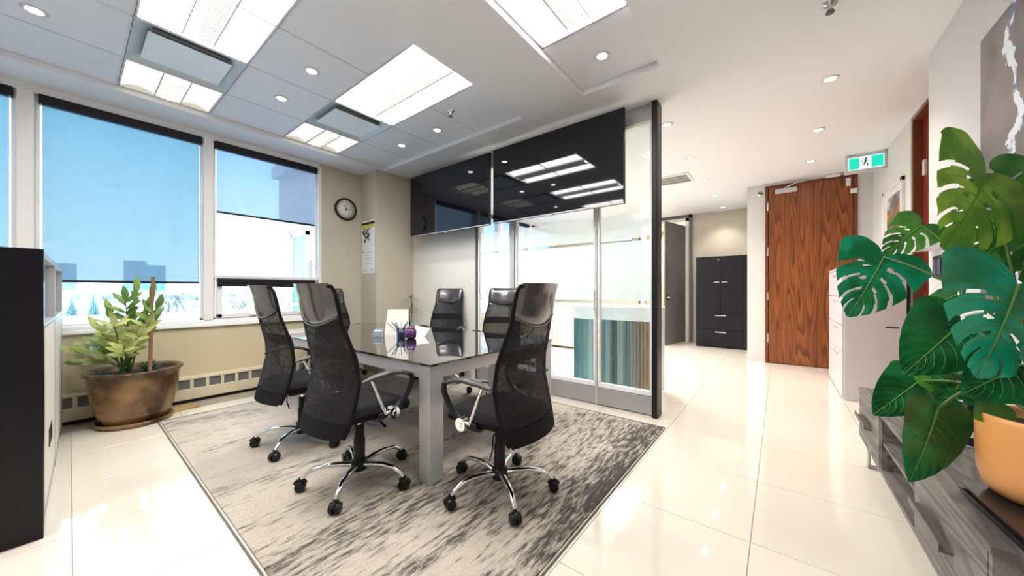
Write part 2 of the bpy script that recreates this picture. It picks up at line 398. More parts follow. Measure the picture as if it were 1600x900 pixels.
# baseboards
struct(BX('baseboard_entry', m_filegrey, -.45, -.17, 7.185, 7.2, 0, .12))
struct(BX('baseboard_right', m_trimw, 1.065, 1.08, 5.4, 7.2, 0, .12))
struct(MB().box(-4.7, -3.3, 3.425, 3.44, 0, .1).box(-4.70, -4.685, 2.80, 3.44, 0, .1).build('baseboard_back', m_trimw))

# ---- door_1: tall oak door
d = struct(empty('door_1', (.3625, 7.2, 0)))
leaf = BX('door_leaf', m_doorw, -.51, .51, .0, .05, .01, 2.93, d, bevel=.003)
fr = MB().box(-.5525, -.515, -.02, .12, 0, 2.95).box(.515, .5525, -.02, .12, 0, 2.95).box(-.5525, .5525, -.02, .12, 2.93, 2.955)
fr.build('door_frame', m_jambo, d)
h0 = None
for z in (.42, 1.12, 1.86, 2.62):
    h0 = MB().box(-.532, -.505, -.012, .004, z - .07, z + .07).cyl((-.518, -.014, z - .07), (-.518, -.014, z + .07), .008, n=8).build('hinge', m_steel, d)
cl = MB().box(-.42, -.14, -.075, -.02, 2.80, 2.875).build('door_closer', m_alu, d, bevel=.01)
MB().tube([(-.30, -.05, 2.88), (-.16, -.13, 2.92), (-.05, -.03, 2.945)], .010, 6).build('closer_arm', m_steel, cl)
BX('door_contact', m_trimw, .43, .48, -.03, .0, 2.78, 2.90, d, bevel=.004); BX('door_contact', m_trimw, .475, .545, -.05, -.02, 2.66, 2.73, d, bevel=.004)
# ---- door_2: open dark grey door, hinged at the right jamb
d = struct(empty('door_2', (-1.78, 8.98, 0), math.radians(-102.5)))
BX('door_leaf', m_darkgrey, 0, .98, -.022, .022, .01, 2.74, d, bevel=.003)
hd = MB().box(.88, .94, -.034, -.022, 1.0, 1.12).cyl((.91, -.03, 1.06), (.91, -.08, 1.06), .011, n=8).tube([(.91, -.08, 1.06), (.86, -.085, 1.06), (.79, -.08, 1.06)], .010, 8)
hd.box(.88, .94, .022, .034, 1.0, 1.12).cyl((.91, .03, 1.06), (.91, .08, 1.06), .011, n=8).tube([(.91, .08, 1.06), (.86, .085, 1.06), (.79, .08, 1.06)], .010, 8)
hd.build('door_handle', m_steel, d)
for z in (.35, 1.05, 1.75, 2.45): MB().box(-.02, .03, -.03, -.018, z - .06, z + .06).build('hinge', m_steel, d)
BX('door_closer', m_alu, .03, .28, -.07, -.022, 2.62, 2.70, d, bevel=.008)
j = MB().box(-1.76, -1.68, 8.95, 9.16, 0, 2.93).box(-2.80, -2.72, 8.95, 9.16, 0, 2.93).box(-2.8, -1.68, 8.95, 9.16, 2.85, 2.93)
struct(j.build('trim_12', m_trimw, bevel=.004))
struct(MB().box(-1.68, -1.62, 8.93, 9.0, 0, 3.0).box(-2.85, -2.80, 8.93, 9.0, 0, 3.0).box(-2.8, -1.62, 8.93, 9.0, 2.93, 3.0).build('trim_13', m_darkgrey))
# ---- door_3: dark red door in the right wall opening
d = struct(empty('door_3', (1.08, 4.725, 0)))
BX('door_leaf', m_red, .06, .11, -.54, .54, .01, 2.93, d, bevel=.003)
MB().box(-.01, .20, -.575, -.54, 0, 2.97).box(-.01, .20, .54, .575, 0, 2.97).box(-.01, .20, -.575, .575, 2.93, 2.97).build('door_frame', m_jambo, d, bevel=.003)
MB().box(-.018, -.01, .55, .59, 0, 2.97).build('frame_edge', m_beige, d)
MB().box(.045, .062, .44, .50, 2.35, 2.5).build('hinge', m_trimw, d)

# ---- glass partition
GP = struct(empty('wall_glass', (0, 3.44, 0)))
pn = [(-3.25, -2.69), (-2.61, -1.545), (-1.515, -.965)]
for a, b in pn:
    BX('bottom_rail', m_alug, a - .012, b + .012, -.02, .045, .012, .185, GP, bevel=.004)
    MB().box(a, b, -.016, .041, .19, .235).box(a, a + .02, -.016, .041, .235, 2.82).box(b - .02, b, -.016, .041, .235, 2.82).box(a, b, -.016, .041, 2.82, 2.85).build('glazing_bead', m_sill, GP, bevel=.003)
    BX('glass_pane', m_pglass, a + .015, b - .015, .010, .016, .22, 2.83, GP)
    f = MB()
    for z0, z1 in ((1.105, 1.70),): f.box(a + .02, b - .02, .0165, .0172, z0, z1)
    f.build('frosted_film', m_frost, GP)
    MB().box(a + .02, b - .02, .0165, .0172, .90, 1.075).box(a + .02, b - .02, .0165, .0172, 1.73, 1.98).build('frosted_film', m_frost2, GP)['label'] = 'paler frosted band'
    BX('top_rail', m_alug, a - .012, b + .012, -.02, .045, 2.85, 3.0, GP, bevel=.004)
BX('post', m_alu, -2.68, -2.62, -.035, .06, 0, 3.0, GP, bevel=.008)
BX('post', m_darkgrey, -3.285, -3.262, -.03, .055, 0, 3.0, GP, bevel=.004)
BX('post', m_sill, -1.534, -1.526, -.024, .05, .0, 3.0, GP)
BX('end_post', m_black, -.955, -.905, -.06, .10, 0, 3.0, GP, bevel=.006)['label'] = 'black full-height end post'
MB().cyl((-1.535, -.06, 1.0), (-1.535, -.06, 1.22), .007, n=8).cyl((-1.535, -.06, 1.02), (-1.535, -.015, 1.02), .005, n=6).cyl((-1.535, -.06, 1.2), (-1.535, -.015, 1.2), .005, n=6).build('door_handle', m_chrome, GP)

# ================================================================== CEILING FIXTURES
def troffer(x0, x1, y0, y1, lab, warm, axis='x', group=None):
    """housing with two glowing side pans and a louvred basket down the middle"""
    cx, cy = (x0 + x1) / 2, (y0 + y1) / 2
    L, Wd = ((x1 - x0), (y1 - y0)) if axis == 'x' else ((y1 - y0), (x1 - x0))
    t = thing('ceiling_light', (cx, cy, RZ), 0 if axis == 'x' else PI / 2, lab, 'ceiling light', group)
    hl, hw = L / 2 - .01, Wd / 2 - .01
    MB().box(-hl, hl, -hw, -hw + .012, -.002, .055).box(-hl, hl, hw - .012, hw, -.002, .055).box(-hl, -hl + .012, -hw, hw, -.002, .055).box(hl - .012, hl, -hw, hw, -.002, .055).build('light_housing', m_grid, t)
    em = m_light if warm else m_lightc
    for s in (-1, 1):
        P = []
        for i in range(9):
            u = i / 8; y = s * (.085 + (hw - .012 - .085) * u); z = .012 + .036 * math.sin(PI * min(1, u * 1.05)) ** .8
            P.append([(-hl + .012, y, z), (hl - .012, y, z)])
        MB().grid(P if s < 0 else P[::-1]).build('diffuser', em, t)
    P = [[(x, .085 * math.cos(a), .004 - .022 * math.sin(a)) for x in (-hl + .05, hl - .05)] for a in [PI * i / 10 for i in range(11)]]
    MB().grid(P).build('louvre_basket', m_basket, t)
    r = MB()
    for y in (-.088, .088): r.box(-hl + .03, hl - .03, y - .003, y + .003, -.010, .012)
    r.build('basket_rail', m_alug, t)
    n = int(2 * (hl - .06) / .03)
    r = MB()
    for i in range(n):
        x = -hl + .06 + i * .03
        r.tube([(x, .075 * math.cos(a), .001 - .0235 * math.sin(a)) for a in [PI * k / 6 for k in range(7)]], .0022, 4, caps=False)
    o = r.build('basket_rib', m_grid, t); o['kind'] = 'stuff'
    return t
troffer(-3.43, -2.11, .26, .905, 'long recessed light beside the air diffuser at the top left corner', False)
troffer(-3.43, -2.11, -1.06, -.40, 'added long recessed fill light above and behind the viewpoint', False)  # unseen fixture added to brighten the table side of the room
troffer(-4.69, -4.09, .26, .905, 'short recessed light near the windows above the potted plant', True)
troffer(-3.43, -2.11, 1.565, 2.23, 'long recessed light above the table in front of the sprinkler', False)
troffer(-4.69, -4.09, 1.565, 2.23, 'short recessed light nearest the clock wall', True)
troffer(-1.432, -.758, .91, 2.225, 'long recessed light in the narrow coffer at the top centre', False, axis='y')
def diffuser(x0, x1, y0, y1, lab):
    t = thing('air_diffuser', ((x0 + x1) / 2, (y0 + y1) / 2, RZ), 0, lab, 'air vent', 'ceiling air diffusers')
    a, b = (x1 - x0) / 2 - .01, (y1 - y0) / 2 - .01
    P = MB()
    for s, w in ((0, 0),):
        P.add([(-a, -b, 0), (a, -b, 0), (a, b, 0), (-a, b, 0), (-a + .09, -b + .09, .05), (a - .09, -b + .09, .05), (a - .09, b - .09, .05), (-a + .09, b - .09, .05)],
              [(0, 4, 5, 1), (1, 5, 6, 2), (2, 6, 7, 3), (3, 7, 4, 0), (4, 7, 6, 5)])
    P.build('vent_body', M('vent_metal', (.58, .64, .70), .35), t)
    BX('centre_plate', M('vent_plate', (.80, .86, .92), .4), -a + .10, a - .10, -b + .075, b - .075, -.004, .004, t, bevel=.003)
    MB().box(-a + .075, a - .075, -b + .095, b - .095, .010, .03).build('vent_throat', m_grill, t)
diffuser(-4.09, -3.43, .26, .905, 'square metal air diffuser between the two lights at the top left')
diffuser(-4.09, -3.43, 1.565, 2.23, 'square metal air diffuser between the lights nearer the clock')
def downlight(x, y, z, lab, group, lamp=True):
    t = thing('downlight', (x, y, z), 0, lab, 'downlight', group)
    MB().lathe([(.036, .004), (.040, -.006), (.052, -.008), (.060, -.003), (.062, .0)], n=24).build('trim_ring', m_lamp_trim, t)
    MB().lathe([(1e-5, -.002), (.037, -.002), (.037, .002)], n=20).build('lamp_face', m_spot, t)
    if lamp:
        ld = bpy.data.lights.new('downlight_beam', 'SPOT'); ld.energy = 20; ld.spot_size = 1.9; ld.spot_blend = .8; ld.shadow_soft_size = .04; ld.color = (1, .93, .82)
        lo = bpy.data.objects.new('downlight_beam', ld); COL.objects.link(lo); lo.parent = t; lo.location = (0, 0, -.02)
G1 = 'downlights of the coffered grid'
for x, y, lab in ((-3.1, 1.25, 'downlight in the panel right of the top-left air diffuser'), (-3.77, 1.25, 'downlight in the panel between the two air diffusers'),
                  (-3.78, 2.59, 'downlight in the panel nearest the corner column'), (-3.10, 2.59, 'downlight in the panel left of the ceiling sprinkler'),
                  (-3.87, -.14, 'downlight at the top left corner of the ceiling')):
    downlight(x, y, RZ, lab, G1)
downlight(-1.10, 2.57, RZ, 'downlight in the narrow coffer above the large screen', G1)
G2 = 'downlights of the plain ceiling'
ord_ = ['nearest', 'second', 'third', 'fourth']
for i, y in enumerate((3.96, 5.13, 6.31)): downlight(.34, y, CZ, '%s downlight of the right-hand row leading to the oak door' % ord_[i], G2)
for i, y in enumerate((3.96, 5.17, 6.33, 7.47, 8.6)):
    downlight(-.96, y, CZ, '%s downlight of the row beside the black partition post' % (ord_ + ['farthest'])[i], G2)
for x in (-2.26, -3.56):
    for y in (4.4, 5.8, 7.3): downlight(x, y, CZ, 'small downlight seen through the glass partition', 'downlights behind the glass partition')
downlight(-.5, -.8, CZ, 'added fill downlight out of view behind the camera', G2); downlight(-1.6, -1.6, CZ, 'added fill downlight out of view behind the camera', G2)  # both added out of view to give the room more light
# area light added to brighten the room behind the partition; unseen lamp of the storeroom
for nm, p, en, sz in (('rear_room_fill', (-3.0, 6.2, 2.96), 95, 1.6), ('storeroom_lamp', (-2.6, 10.1, 2.9), 60, .6)):
    a = bpy.data.lights.new(nm, 'AREA'); a.energy = en; a.size = sz; a.color = (1, .96, .9)
    ao = bpy.data.objects.new(nm, a); COL.objects.link(ao); ao.location = p
# ceiling vent, sprinklers
t = thing('ceiling_vent', (-1.35, 6.0, CZ), 0, 'rectangular slotted air vent in the plain ceiling beside the black post', 'air vent')
BX('vent_frame', m_trimw, -.26, .26, -.26, .26, -.012, 0, t, bevel=.003)
for i in range(7): BX('slat', m_grill if i % 2 else m_alug, -.22, .22, -.21 + i * .06, -.18 + i * .06, -.018, -.010, t)
def sprinkler(loc, lab, rot=None):
    t = thing('sprinkler', loc, 0, lab, 'sprinkler')
    if rot: t.rotation_euler = rot
    MB().lathe([(.04, 0), (.038, -.006), (.018, -.010), (.012, -.03), (.012, -.045)], n=16).build('escutcheon', m_steel, t)
    MB().lathe([(1e-5, -.062), (.022, -.062), (.024, -.058), (1e-5, -.056)], n=12).tube([(.011, 0, -.04), (.016, 0, -.05), (.004, 0, -.06)], .003, 5).tube([(-.011, 0, -.04), (-.016, 0, -.05), (-.004, 0, -.06)], .003, 5).build('deflector', m_grill, t)
sprinkler((-2.66, 2.40, RZ), 'dark sprinkler head in the ceiling panel beside the long light')
sprinkler((.25, 2.92, CZ), 'sprinkler head at the top edge of the plain ceiling')
sprinkler((-.265, 7.2, 2.85), 'small sidewall sprinkler left of the oak door', (-PI / 2, 0, 0))

# ================================================================== RUG
m_rug, t_, b_ = new_mat('rug_pile')
tc = t_.nodes.new('ShaderNodeTexCoord')
def noise(scale, st, det=3, dist=0, rough=.5):
    mp = t_.nodes.new('ShaderNodeMapping'); mp.inputs['Scale'].default_value = st
    n = t_.nodes.new('ShaderNodeTexNoise'); n.inputs['Scale'].default_value = scale; n.inputs['Detail'].default_value = det; n.inputs['Distortion'].default_value = dist; n.inputs['Roughness'].default_value = rough
    t_.links.new(tc.outputs['Object'], mp.inputs[0]); t_.links.new(mp.outputs[0], n.inputs[0]); return n.outputs[0]
def mth(op, a, b=None, c=None):
    m = t_.nodes.new('ShaderNodeMath'); m.operation = op
    for i, x in enumerate((a, b, c)):
        if x is None: continue
        if isinstance(x, (int, float)): m.inputs[i].default_value = x
        else: t_.links.new(x, m.inputs[i])
    return m.outputs[0]
streak = noise(13, (3.4, .62, 1), 6, .0, .72)          # long broken streaks along y
patch = noise(1.6, (1.9, .45, 1), 2, .5)
grain = noise(170, (1, 1, 1), 2)
sx = t_.nodes.new('ShaderNodeSeparateXYZ'); t_.links.new(tc.outputs['Object'], sx.inputs[0])
edgeR = mth('MULTIPLY', mth('SMOOTH_MIN', mth('MULTIPLY', mth('MAXIMUM', mth('SUBTRACT', sx.outputs['X'], .55), 0), .13), .22, .05), 1.0)
edgeL = mth('MULTIPLY', mth('MAXIMUM', mth('SUBTRACT', -1.35, sx.outputs['X']), 0), .20)
val = mth('ADD', mth('ADD', streak, mth('MULTIPLY', mth('SUBTRACT', patch, .5), .55)), mth('ADD', edgeR, edgeL))
val = mth('ADD', val, mth('MULTIPLY', mth('SUBTRACT', grain, .5), .28))
rr = t_.nodes.new('ShaderNodeValToRGB'); t_.links.new(val, rr.inputs[0])
rr.color_ramp.elements[0].position = .56; rr.color_ramp.elements[0].color = (.54, .475, .41, 1)
rr.color_ramp.elements[1].position = .74; rr.color_ramp.elements[1].color = (.085, .075, .070, 1)
q = rr.color_ramp.elements.new(.635); q.color = (.34, .30, .26, 1)
mx_ = t_.nodes.new('ShaderNodeMix'); mx_.data_type = 'RGBA'; mx_.blend_type = 'MULTIPLY'; mx_.inputs[0].default_value = .6
gr = t_.nodes.new('ShaderNodeValToRGB'); gr.color_ramp.elements[0].position = .3; gr.color_ramp.elements[0].color = (.55, .55, .55, 1); gr.color_ramp.elements[1].position = .62
t_.links.new(grain, gr.inputs[0]); t_.links.new(rr.outputs[0], mx_.inputs[6]); t_.links.new(gr.outputs[0], mx_.inputs[7]); t_.links.new(mx_.outputs[2], b_.inputs['Base Color'])
b_.inputs['Roughness'].default_value = .95; b_.inputs['Specular IOR Level'].default_value = .1
bp = t_.nodes.new('ShaderNodeBump'); bp.inputs['Strength'].default_value = .5; bp.inputs['Distance'].default_value = .006
t_.links.new(grain, bp.inputs['Height']); t_.links.new(bp.outputs[0], b_.inputs['Normal'])
t = thing('rug', (-2.635, 1.85, 0), 0, 'large beige rug with broken dark grey streaks under the table', 'rug')
BX('rug_field', m_rug, -1.83, 1.83, -1.335, 1.335, .0, .010, t, bevel=.003)
r = MB(); b = [(-1.845, -1.35), (1.845, -1.35), (1.845, 1.35), (-1.845, 1.35), (-1.845, -1.35)]
for i in range(4): r.tube([(*b[i], .005), (*b[i + 1], .005)], .0048, 6)
r.build('rug_binding', M('rug_edge', (.16, .14, .13), .9), t)
RT = .010

# ================================================================== TABLE
t = thing('conference_table', (-3.115, 2.06, RT), 0, 'long meeting table with glossy black glass top and brushed aluminium legs', 'table')
TX, TY = 1.44, .715
BX('glass_top', m_table_glass, -TX, TX, -TY, TY, .728, .742, t, bevel=.002)
a = MB().box(-TX + .013, TX - .013, -TY + .01, -TY + .06, .645, .727).box(-TX + .013, TX - .013, TY - .06, TY - .01, .645, .727).box(-TX + .013, -TX + .06, -TY + .02, TY - .02, .645, .727).box(TX - .06, TX - .013, -TY + .02, TY - .02, .645, .727)
a.build('apron', m_alu, t, bevel=.002)
for x in (-TX + .062, TX - .062):
    for y in (-TY + .06, .0, TY - .06):
        BX('leg', m_alu, x - .052, x + .052, y - .055, y + .055, 0, .728, t, bevel=.003)

# ================================================================== CHAIRS
def lerp(a, b, t): return a + (b - a) * t
PROF = [(.385, -.285, .215), (.45, -.262, .235), (.55, -.235, .245), (.68, -.205, .245), (.80, -.215, .232), (.92, -.25, .215), (1.02, -.278, .192), (1.10, -.295, .195), (1.18, -.312, .192), (1.215, -.328, .186), (1.232, -.345, .172)]
def prof(z):
    for i in range(len(PROF) - 1):
        if PROF[i][0] <= z <= PROF[i + 1][0]:
            k = (z - PROF[i][0]) / (PROF[i + 1][0] - PROF[i][0]); return [lerp(PROF[i][j], PROF[i + 1][j], k) for j in (1, 2)]
    return list(PROF[-1][1:]) if z > PROF[-1][0] else list(PROF[0][1:])
def back_pt(z, u, off=0):
    y, w = prof(z); return (w * u, y + .045 * u * u + off, z)
def patch_grid(z0, z1, nz, nu=13, off=0, u0=-1, u1=1, curve=0):
    P = []
    for i in range(nz + 1):
        row = []
        for j in range(nu):
            u = lerp(u0, u1, j / (nu - 1)); zz0 = z0 + curve * (u * u); z = lerp(zz0, z1, i / nz)
            row.append(back_pt(z, u, off))
        P.append(row)
    return P
def make_chair(label, group):
    t = thing('office_chair', (0, 0, 0), 0, label, 'chair', group)
    # base
    hub = MB().lathe([(.045, .075), (.05, .085), (.048, .13), (.036, .14)], n=20).build('base_hub', m_black, t)
    for k in range(5):
        a = 2 * PI * k / 5 + .3
        ca, sa = math.cos(a), math.sin(a)
        pts = [(.03, .108), (.10, .122), (.18, .128), (.25, .118), (.295, .092), (.315, .072)]
        MB().tube([(r * ca, r * sa, z) for r, z in pts], [.020, .019, .017, .016, .0145, .013], 10, flat=.8).build('base_leg', m_chrome, t)
        c = MB(); px, py = .322 * ca, .322 * sa
        c.cyl((px, py, .05), (px, py, .078), .011, n=8)
        qx, qy = -sa, ca
        for s in (-1, 1):
            c.cyl((px + qx * .006 * s, py + qy * .006 * s, .031), (px + qx * .028 * s, py + qy * .028 * s, .031), .031, .027, n=18)
        c.tube([(px + ca * .033 * math.cos(b), py + sa * .033 * math.cos(b), .032 + .033 * math.sin(b)) for b in [PI * i / 8 for i in range(1, 8)]], .010, 6)
        c.build('caster', m_black, t)
    MB().lathe([(.030, .13), (.034, .14), (.034, .27), (.029, .275), (.029, .35), (.026, .355)], n=20).build('gas_column', m_black, t)
    MB().cyl((0, 0, .35), (0, 0, .42), .017, n=14).build('column_rod', m_chrome, t)
    MB().box(-.09, .09, -.13, .12, .395, .435).build('seat_mechanism', m_black, t, bevel=.012)
    MB().tube([(.05, .03, .405), (.16, .03, .40), (.215, .03, .375)], [.006, .006, .009], 8).tube([(-.05, -.05, .405), (-.13, -.06, .38), (-.14, -.06, .30), (-.14, -.04, .24)], .005, 6).build('lever', m_black, t)
    # seat: rounded cushion, waterfall front
    P = []; n, m = 17, 17
    def sh(u, v, top):
        q = 1 - .13 * (abs(u) * abs(v)) ** 3; x = .25 * u * (1 - .06 * max(0, -v)) * q; y = .255 * v * q
        e = (max(0, 1 - abs(u) ** 6) * max(0, 1 - abs(v) ** 6)) ** .38
        base = .475 - .02 * max(0, v) ** 3 + .012 * abs(u) ** 2
        return (x, y, base + (.045 if top else -.048) * e)
    T = [[sh(-1 + 2 * j / (m - 1), -1 + 2 * i / (n - 1), True) for j in range(m)] for i in range(n)]
    B = [[sh(-1 + 2 * j / (m - 1), -1 + 2 * i / (n - 1), False) for j in range(m)][::-1] for i in range(n)]
    MB().grid(T).grid(B).build('seat', m_fabric, t)
    # backrest: mesh, side frame, hem, strap, headrest
    bk = MB().grid(patch_grid(.44, 1.03, 20, off=.012)).build('backrest', m_mesh, t)
    MB().grid(patch_grid(.44, 1.03, 20, off=-.010)).build('backrest_cover', m_meshback, bk)
    fr = MB()
    for s in (-1, 1):
        fr.tube([back_pt(lerp(.40, 1.215, i / 24), s) for i in range(25)], [.011] * 23 + [.010, .009], 8)
    fr.tube([back_pt(1.215, -1 + 2 * i / 10) for i in range(11)], .011, 8)
    fr.build('back_frame', m_fabric, t)
    MB().grid(patch_grid(.385, .47, 3, off=.014)).grid([r[::-1] for r in patch_grid(.385, .47, 3, off=-.014)]).build('back_hem', m_fabric, t)
    MB().grid(patch_grid(.80, .875, 3, off=.016)).build('lumbar_strap', m_fabric, t)
    hp = []
    F = []; R = []
    for i in range(13):
        k = i / 12; rf = []; rb = []
        for j in range(17):
            u = -1 + 2 * j / 16; z = lerp(1.0 + .055 * u * u, 1.232, k)
            e = (max(0, 1 - abs(u) ** 4) ** .5) * (max(0, 1 - abs(2 * k - 1) ** 4) ** .5)
            p = back_pt(z, u * .99); rf.append((p[0], p[1] + .006 + .032 * e, p[2])); rb.append((p[0], p[1] - .006 - .014 * e, p[2]))
        F.append(rf); R.append(rb[::-1])
    MB().grid(F).grid(R).build('headrest', m_leather, t, subd=0)
    MB().tube([(lambda p: (p[0], p[1] + .01, p[2]))(back_pt(1.0 + .055 * u * u, u)) for u in [-1 + i / 8 for i in range(17)]], .0055, 6).tube([(lambda p: (p[0], p[1] - .012, p[2]))(back_pt(1.0 + .055 * u * u, u)) for u in [-1 + i / 8 for i in range(17)]], .0055, 6).build('headrest_piping', m_leather, t)
    # arms
    for s in (-1, 1):
        X = .285 * s
        ar = MB().tube([(X * .96, -.165, .688), (X, -.10, .705), (X * 1.03, .0, .715), (X * 1.03, .08, .705), (X * 1.02, .13, .685)], [.015, .026, .028, .024, .018], 12, flat=.55)
        ar.build('armrest', m_armpad, t)
        MB().tube([(X * 1.02, .10, .70), (X * 1.02, .165, .672), (X * 1.0, .175, .63), (X * .98, .14, .56), (X * .95, .085, .50), (X * .93, .05, .475)], [.016, .018, .018, .018, .019, .022], 10, flat=.75).tube([(X * .93, .05, .475), (X * .93, -.04, .465), (X * .70, -.02, .425), (X * .3, 0, .42)], [.022, .02, .014, .012], 8).build('arm_support', m_black, t)
        MB().cyl((X * 1.0, -.115, .695), (X * .96, -.012, .475), .0095, n=10).build('arm_strut', m_chrome, t)
        MB().cyl((X * .93, .03, .475), (X * 1.06, .03, .475), .038, .036, n=24).cyl((X * 1.06, .03, .475), (X * 1.08, .03, .475), .016, .012, n=16).build('arm_disc', m_chrome, t)
    return t
GA = 'office chairs around the meeting table'
chairs = [((-2.085, 1.12), 5, 'black mesh office chair at the near side, nearest the camera, its back turned'),
          ((-2.99, 1.14), 2, 'black office chair at the near side closer to the windows'),
          ((-1.325, 1.585), 91, 'black mesh office chair at the near end of the table beside the glass partition'),
          ((-4.745, 2.27), -86, 'office chair at the window end of the table, half hidden behind another chair'),
          ((-3.60, 3.07), -158, 'far-side office chair before the white wall, thin spiky plant beside it'),
          ((-2.60, 3.06), -160, 'office chair on the far side directly in front of the glass partition')]
proto = make_chair(chairs[0][2], GA)
for i, ((x, y), a, lab) in enumerate(chairs):
    o = proto if i == 0 else copy_tree(proto)
    o.location = (x, y, RT); o.rotation_euler.z = math.radians(a); o['label'] = lab

# ================================================================== THINGS ON THE TABLE
TZ = RT + .742
t = thing('display_stand', (-3.13, 2.10, TZ), math.radians(38), 'white tent-shaped display board standing on the glass table top', 'sign')
w = .125
MB().add([(-w, -.055, 0), (w, -.055, 0), (w * .86, 0, .26), (-w * .86, 0, .26), (-w, -.050, 0), (w, -.050, 0), (w * .86, .005, .26), (-w * .86, .005, .26)], [(0, 1, 2, 3), (7, 6, 5, 4), (0, 4, 5, 1), (1, 5, 6, 2), (2, 6, 7, 3), (3, 7, 4, 0)]).build('front_board', m_white, t)
MB().add([(-w, .055, 0), (w, .055, 0), (w * .86, .005, .26), (-w * .86, .005, .26), (-w, .06, 0), (w, .06, 0), (w * .86, .01, .26), (-w * .86, .01, .26)], [(3, 2, 1, 0), (4, 5, 6, 7), (0, 1, 5, 4), (1, 2, 6, 5), (2, 3, 7, 6), (3, 0, 4, 7)]).build('rear_board', m_black, t)
t = thing('business_card_holder', (-3.10, 1.86, TZ), math.radians(30), 'small clear card holder with white cards, left of the pen cup', 'card holder')
MB().box(-.05, .05, -.025, -.021, 0, .055).box(-.05, .05, .02, .024, 0, .08).box(-.05, .05, -.025, .024, 0, .006).build('holder', M('acrylic', (.35, .42, .48), .1), t)
MB().box(-.043, .043, -.015, .012, .006, .065).build('cards', m_white, t)
t = thing('pen_cup', (-2.90, 1.98, TZ), 0, 'round dark cup stuffed with pens on the glass table top', 'pen cup')
MB().lathe([(.040, 0), (.045, .09), (.042, .09), (.038, .006), (1e-4, .005)], n=20).build('cup', M('cup_navy', (.012, .02, .06), .25), t)
penm = [M('pen_blue', (.03, .10, .25), .3), M('pen_white', (.75, .78, .8), .3), M('pen_black', (.01, .01, .012), .3), M('pen_teal', (.05, .3, .4), .3)]
for i in range(12):
    a = i * 2.4; r0 = .015 + .012 * (i % 3 > 0); tilt = .045 + .02 * (i % 4)
    MB().cyl((r0 * math.cos(a) * -.5, r0 * math.sin(a) * -.5, .012), ((r0 + tilt) * math.cos(a), (r0 + tilt) * math.sin(a), .135 + .012 * (i % 3)), .0042, .0036, n=8).build('pen', penm[i % 4], t)
t = thing('candy_box', (-2.76, 1.99, TZ), .5, 'small purple and red patterned box beside the pen cup', 'box')
MB().lathe([(.03, 0), (.05, .012), (.056, .05), (.05, .085), (.035, .095)], n=8).build('box_body', M('candy_purple', (.12, .03, .16), .25, var=.5, scale=40), t)
MB().lathe([(.036, .092), (.04, .1), (.036, .112), (1e-4, .114)], n=8).build('box_lid', M('candy_red', (.18, .02, .06), .25, var=.4, scale=50), t)
t = thing('paper_stack', (-2.86, 2.13, TZ), .3, 'tilted white paper leaning behind the purple box', 'paper')
MB().add([(-.09, .0, 0), (.09, 0, 0), (.12, .05, .07), (-.05, .05, .10), (-.09, .006, 0), (.09, .006, 0), (.12, .056, .07), (-.05, .056, .10)], [(0, 1, 2, 3), (7, 6, 5, 4), (0, 4, 5, 1), (1, 5, 6, 2), (2, 6, 7, 3), (3, 7, 4, 0)]).build('sheet', m_white, t)

# ================================================================== SCREENS
def tv(x0, x1, z0, z1, y, lab, tilt=0):
    w, h = x1 - x0, z1 - z0
    t = thing('television', ((x0 + x1) / 2, y, (z0 + z1) / 2), 0, lab, 'television', 'wall screens')
    t.rotation_euler.x = tilt
    BX('housing', m_black, -w / 2, w / 2, .006, .045, -h / 2, h / 2, t, bevel=.004)
    BX('screen', m_screen, -w / 2 + .008, w / 2 - .008, .002, .007, -h / 2 + .014, h / 2 - .008, t)
    MB().box(-w / 2, w / 2, .0, .007, -h / 2, -h / 2 + .012).build('lower_bezel', m_alug, t)
    MB().box(-.035, .035, -.002, .02, -h / 2 - .014, -h / 2 + .002).build('logo_bar', m_steel, t, bevel=.003)
    MB().box(-.30, .30, .045, .085, -.2, .2).build('rear_bulge', m_black, t, bevel=.01)
    MB().box(-.22, -.18, .085, 3.44 - y - .03, -.18, .18).box(.18, .22, .085, 3.44 - y - .03, -.18, .18).box(-.28, .28, .18, 3.44 - y - .025, -.20, -.15).box(-.28, .28, .18, 3.44 - y - .025, .15, .2).build('wall_bracket', m_black, t)
    return t
tv(-4.46, -2.85, 2.025, 2.925, 3.20, 'smaller-looking black wall screen in the corner, left of the pair')
tv(-2.785, -1.155, 2.03, 2.935, 3.20, 'black wall screen in front of the glass partition, right of the pair')

# ================================================================== HEATER
for k, (a, b) in enumerate(((-1.9, .55), (.556, 2.76))):
    t = thing('baseboard_heater', (WX, a, 0), 0, ['beige baseboard convector running behind the potted plant', 'beige baseboard convector with square grilles beside the rug'][k], 'heater', 'convectors under the windows')
    L = b - a
    MB().box(0, .13, 0, L, .035, .15).box(0, .13, 0, L, .245, .27).box(0, .06, 0, L, .15, .245).build('heater_cover', m_heater, t, bevel=.005)
    n = int(L / .125); s = L / n
    for i in range(n + 1): BX('grille_bar', m_heater, .06, .131, max(0, i * s - .014), min(L, i * s + .014), .148, .247, t)
    for i in range(n): BX('grille', m_grill, .085, .115, i * s + .014, (i + 1) * s - .014, .152, .243, t)
    BX('kick_plate', m_black, 0, .10, 0, L, 0, .035, t)
tag(MB().box(-.09, .09, -.11, .11, 0, .008).box(-.08, .085, -.10, .10, .008, .014).build('cardboard_sheet', M('cardboard', (.42, .30, .11), .8), loc=(-4.83, .71, .0), rot=(0, 0, .3)), 'tan cardboard scrap on the floor between pot and rug', 'cardboard')

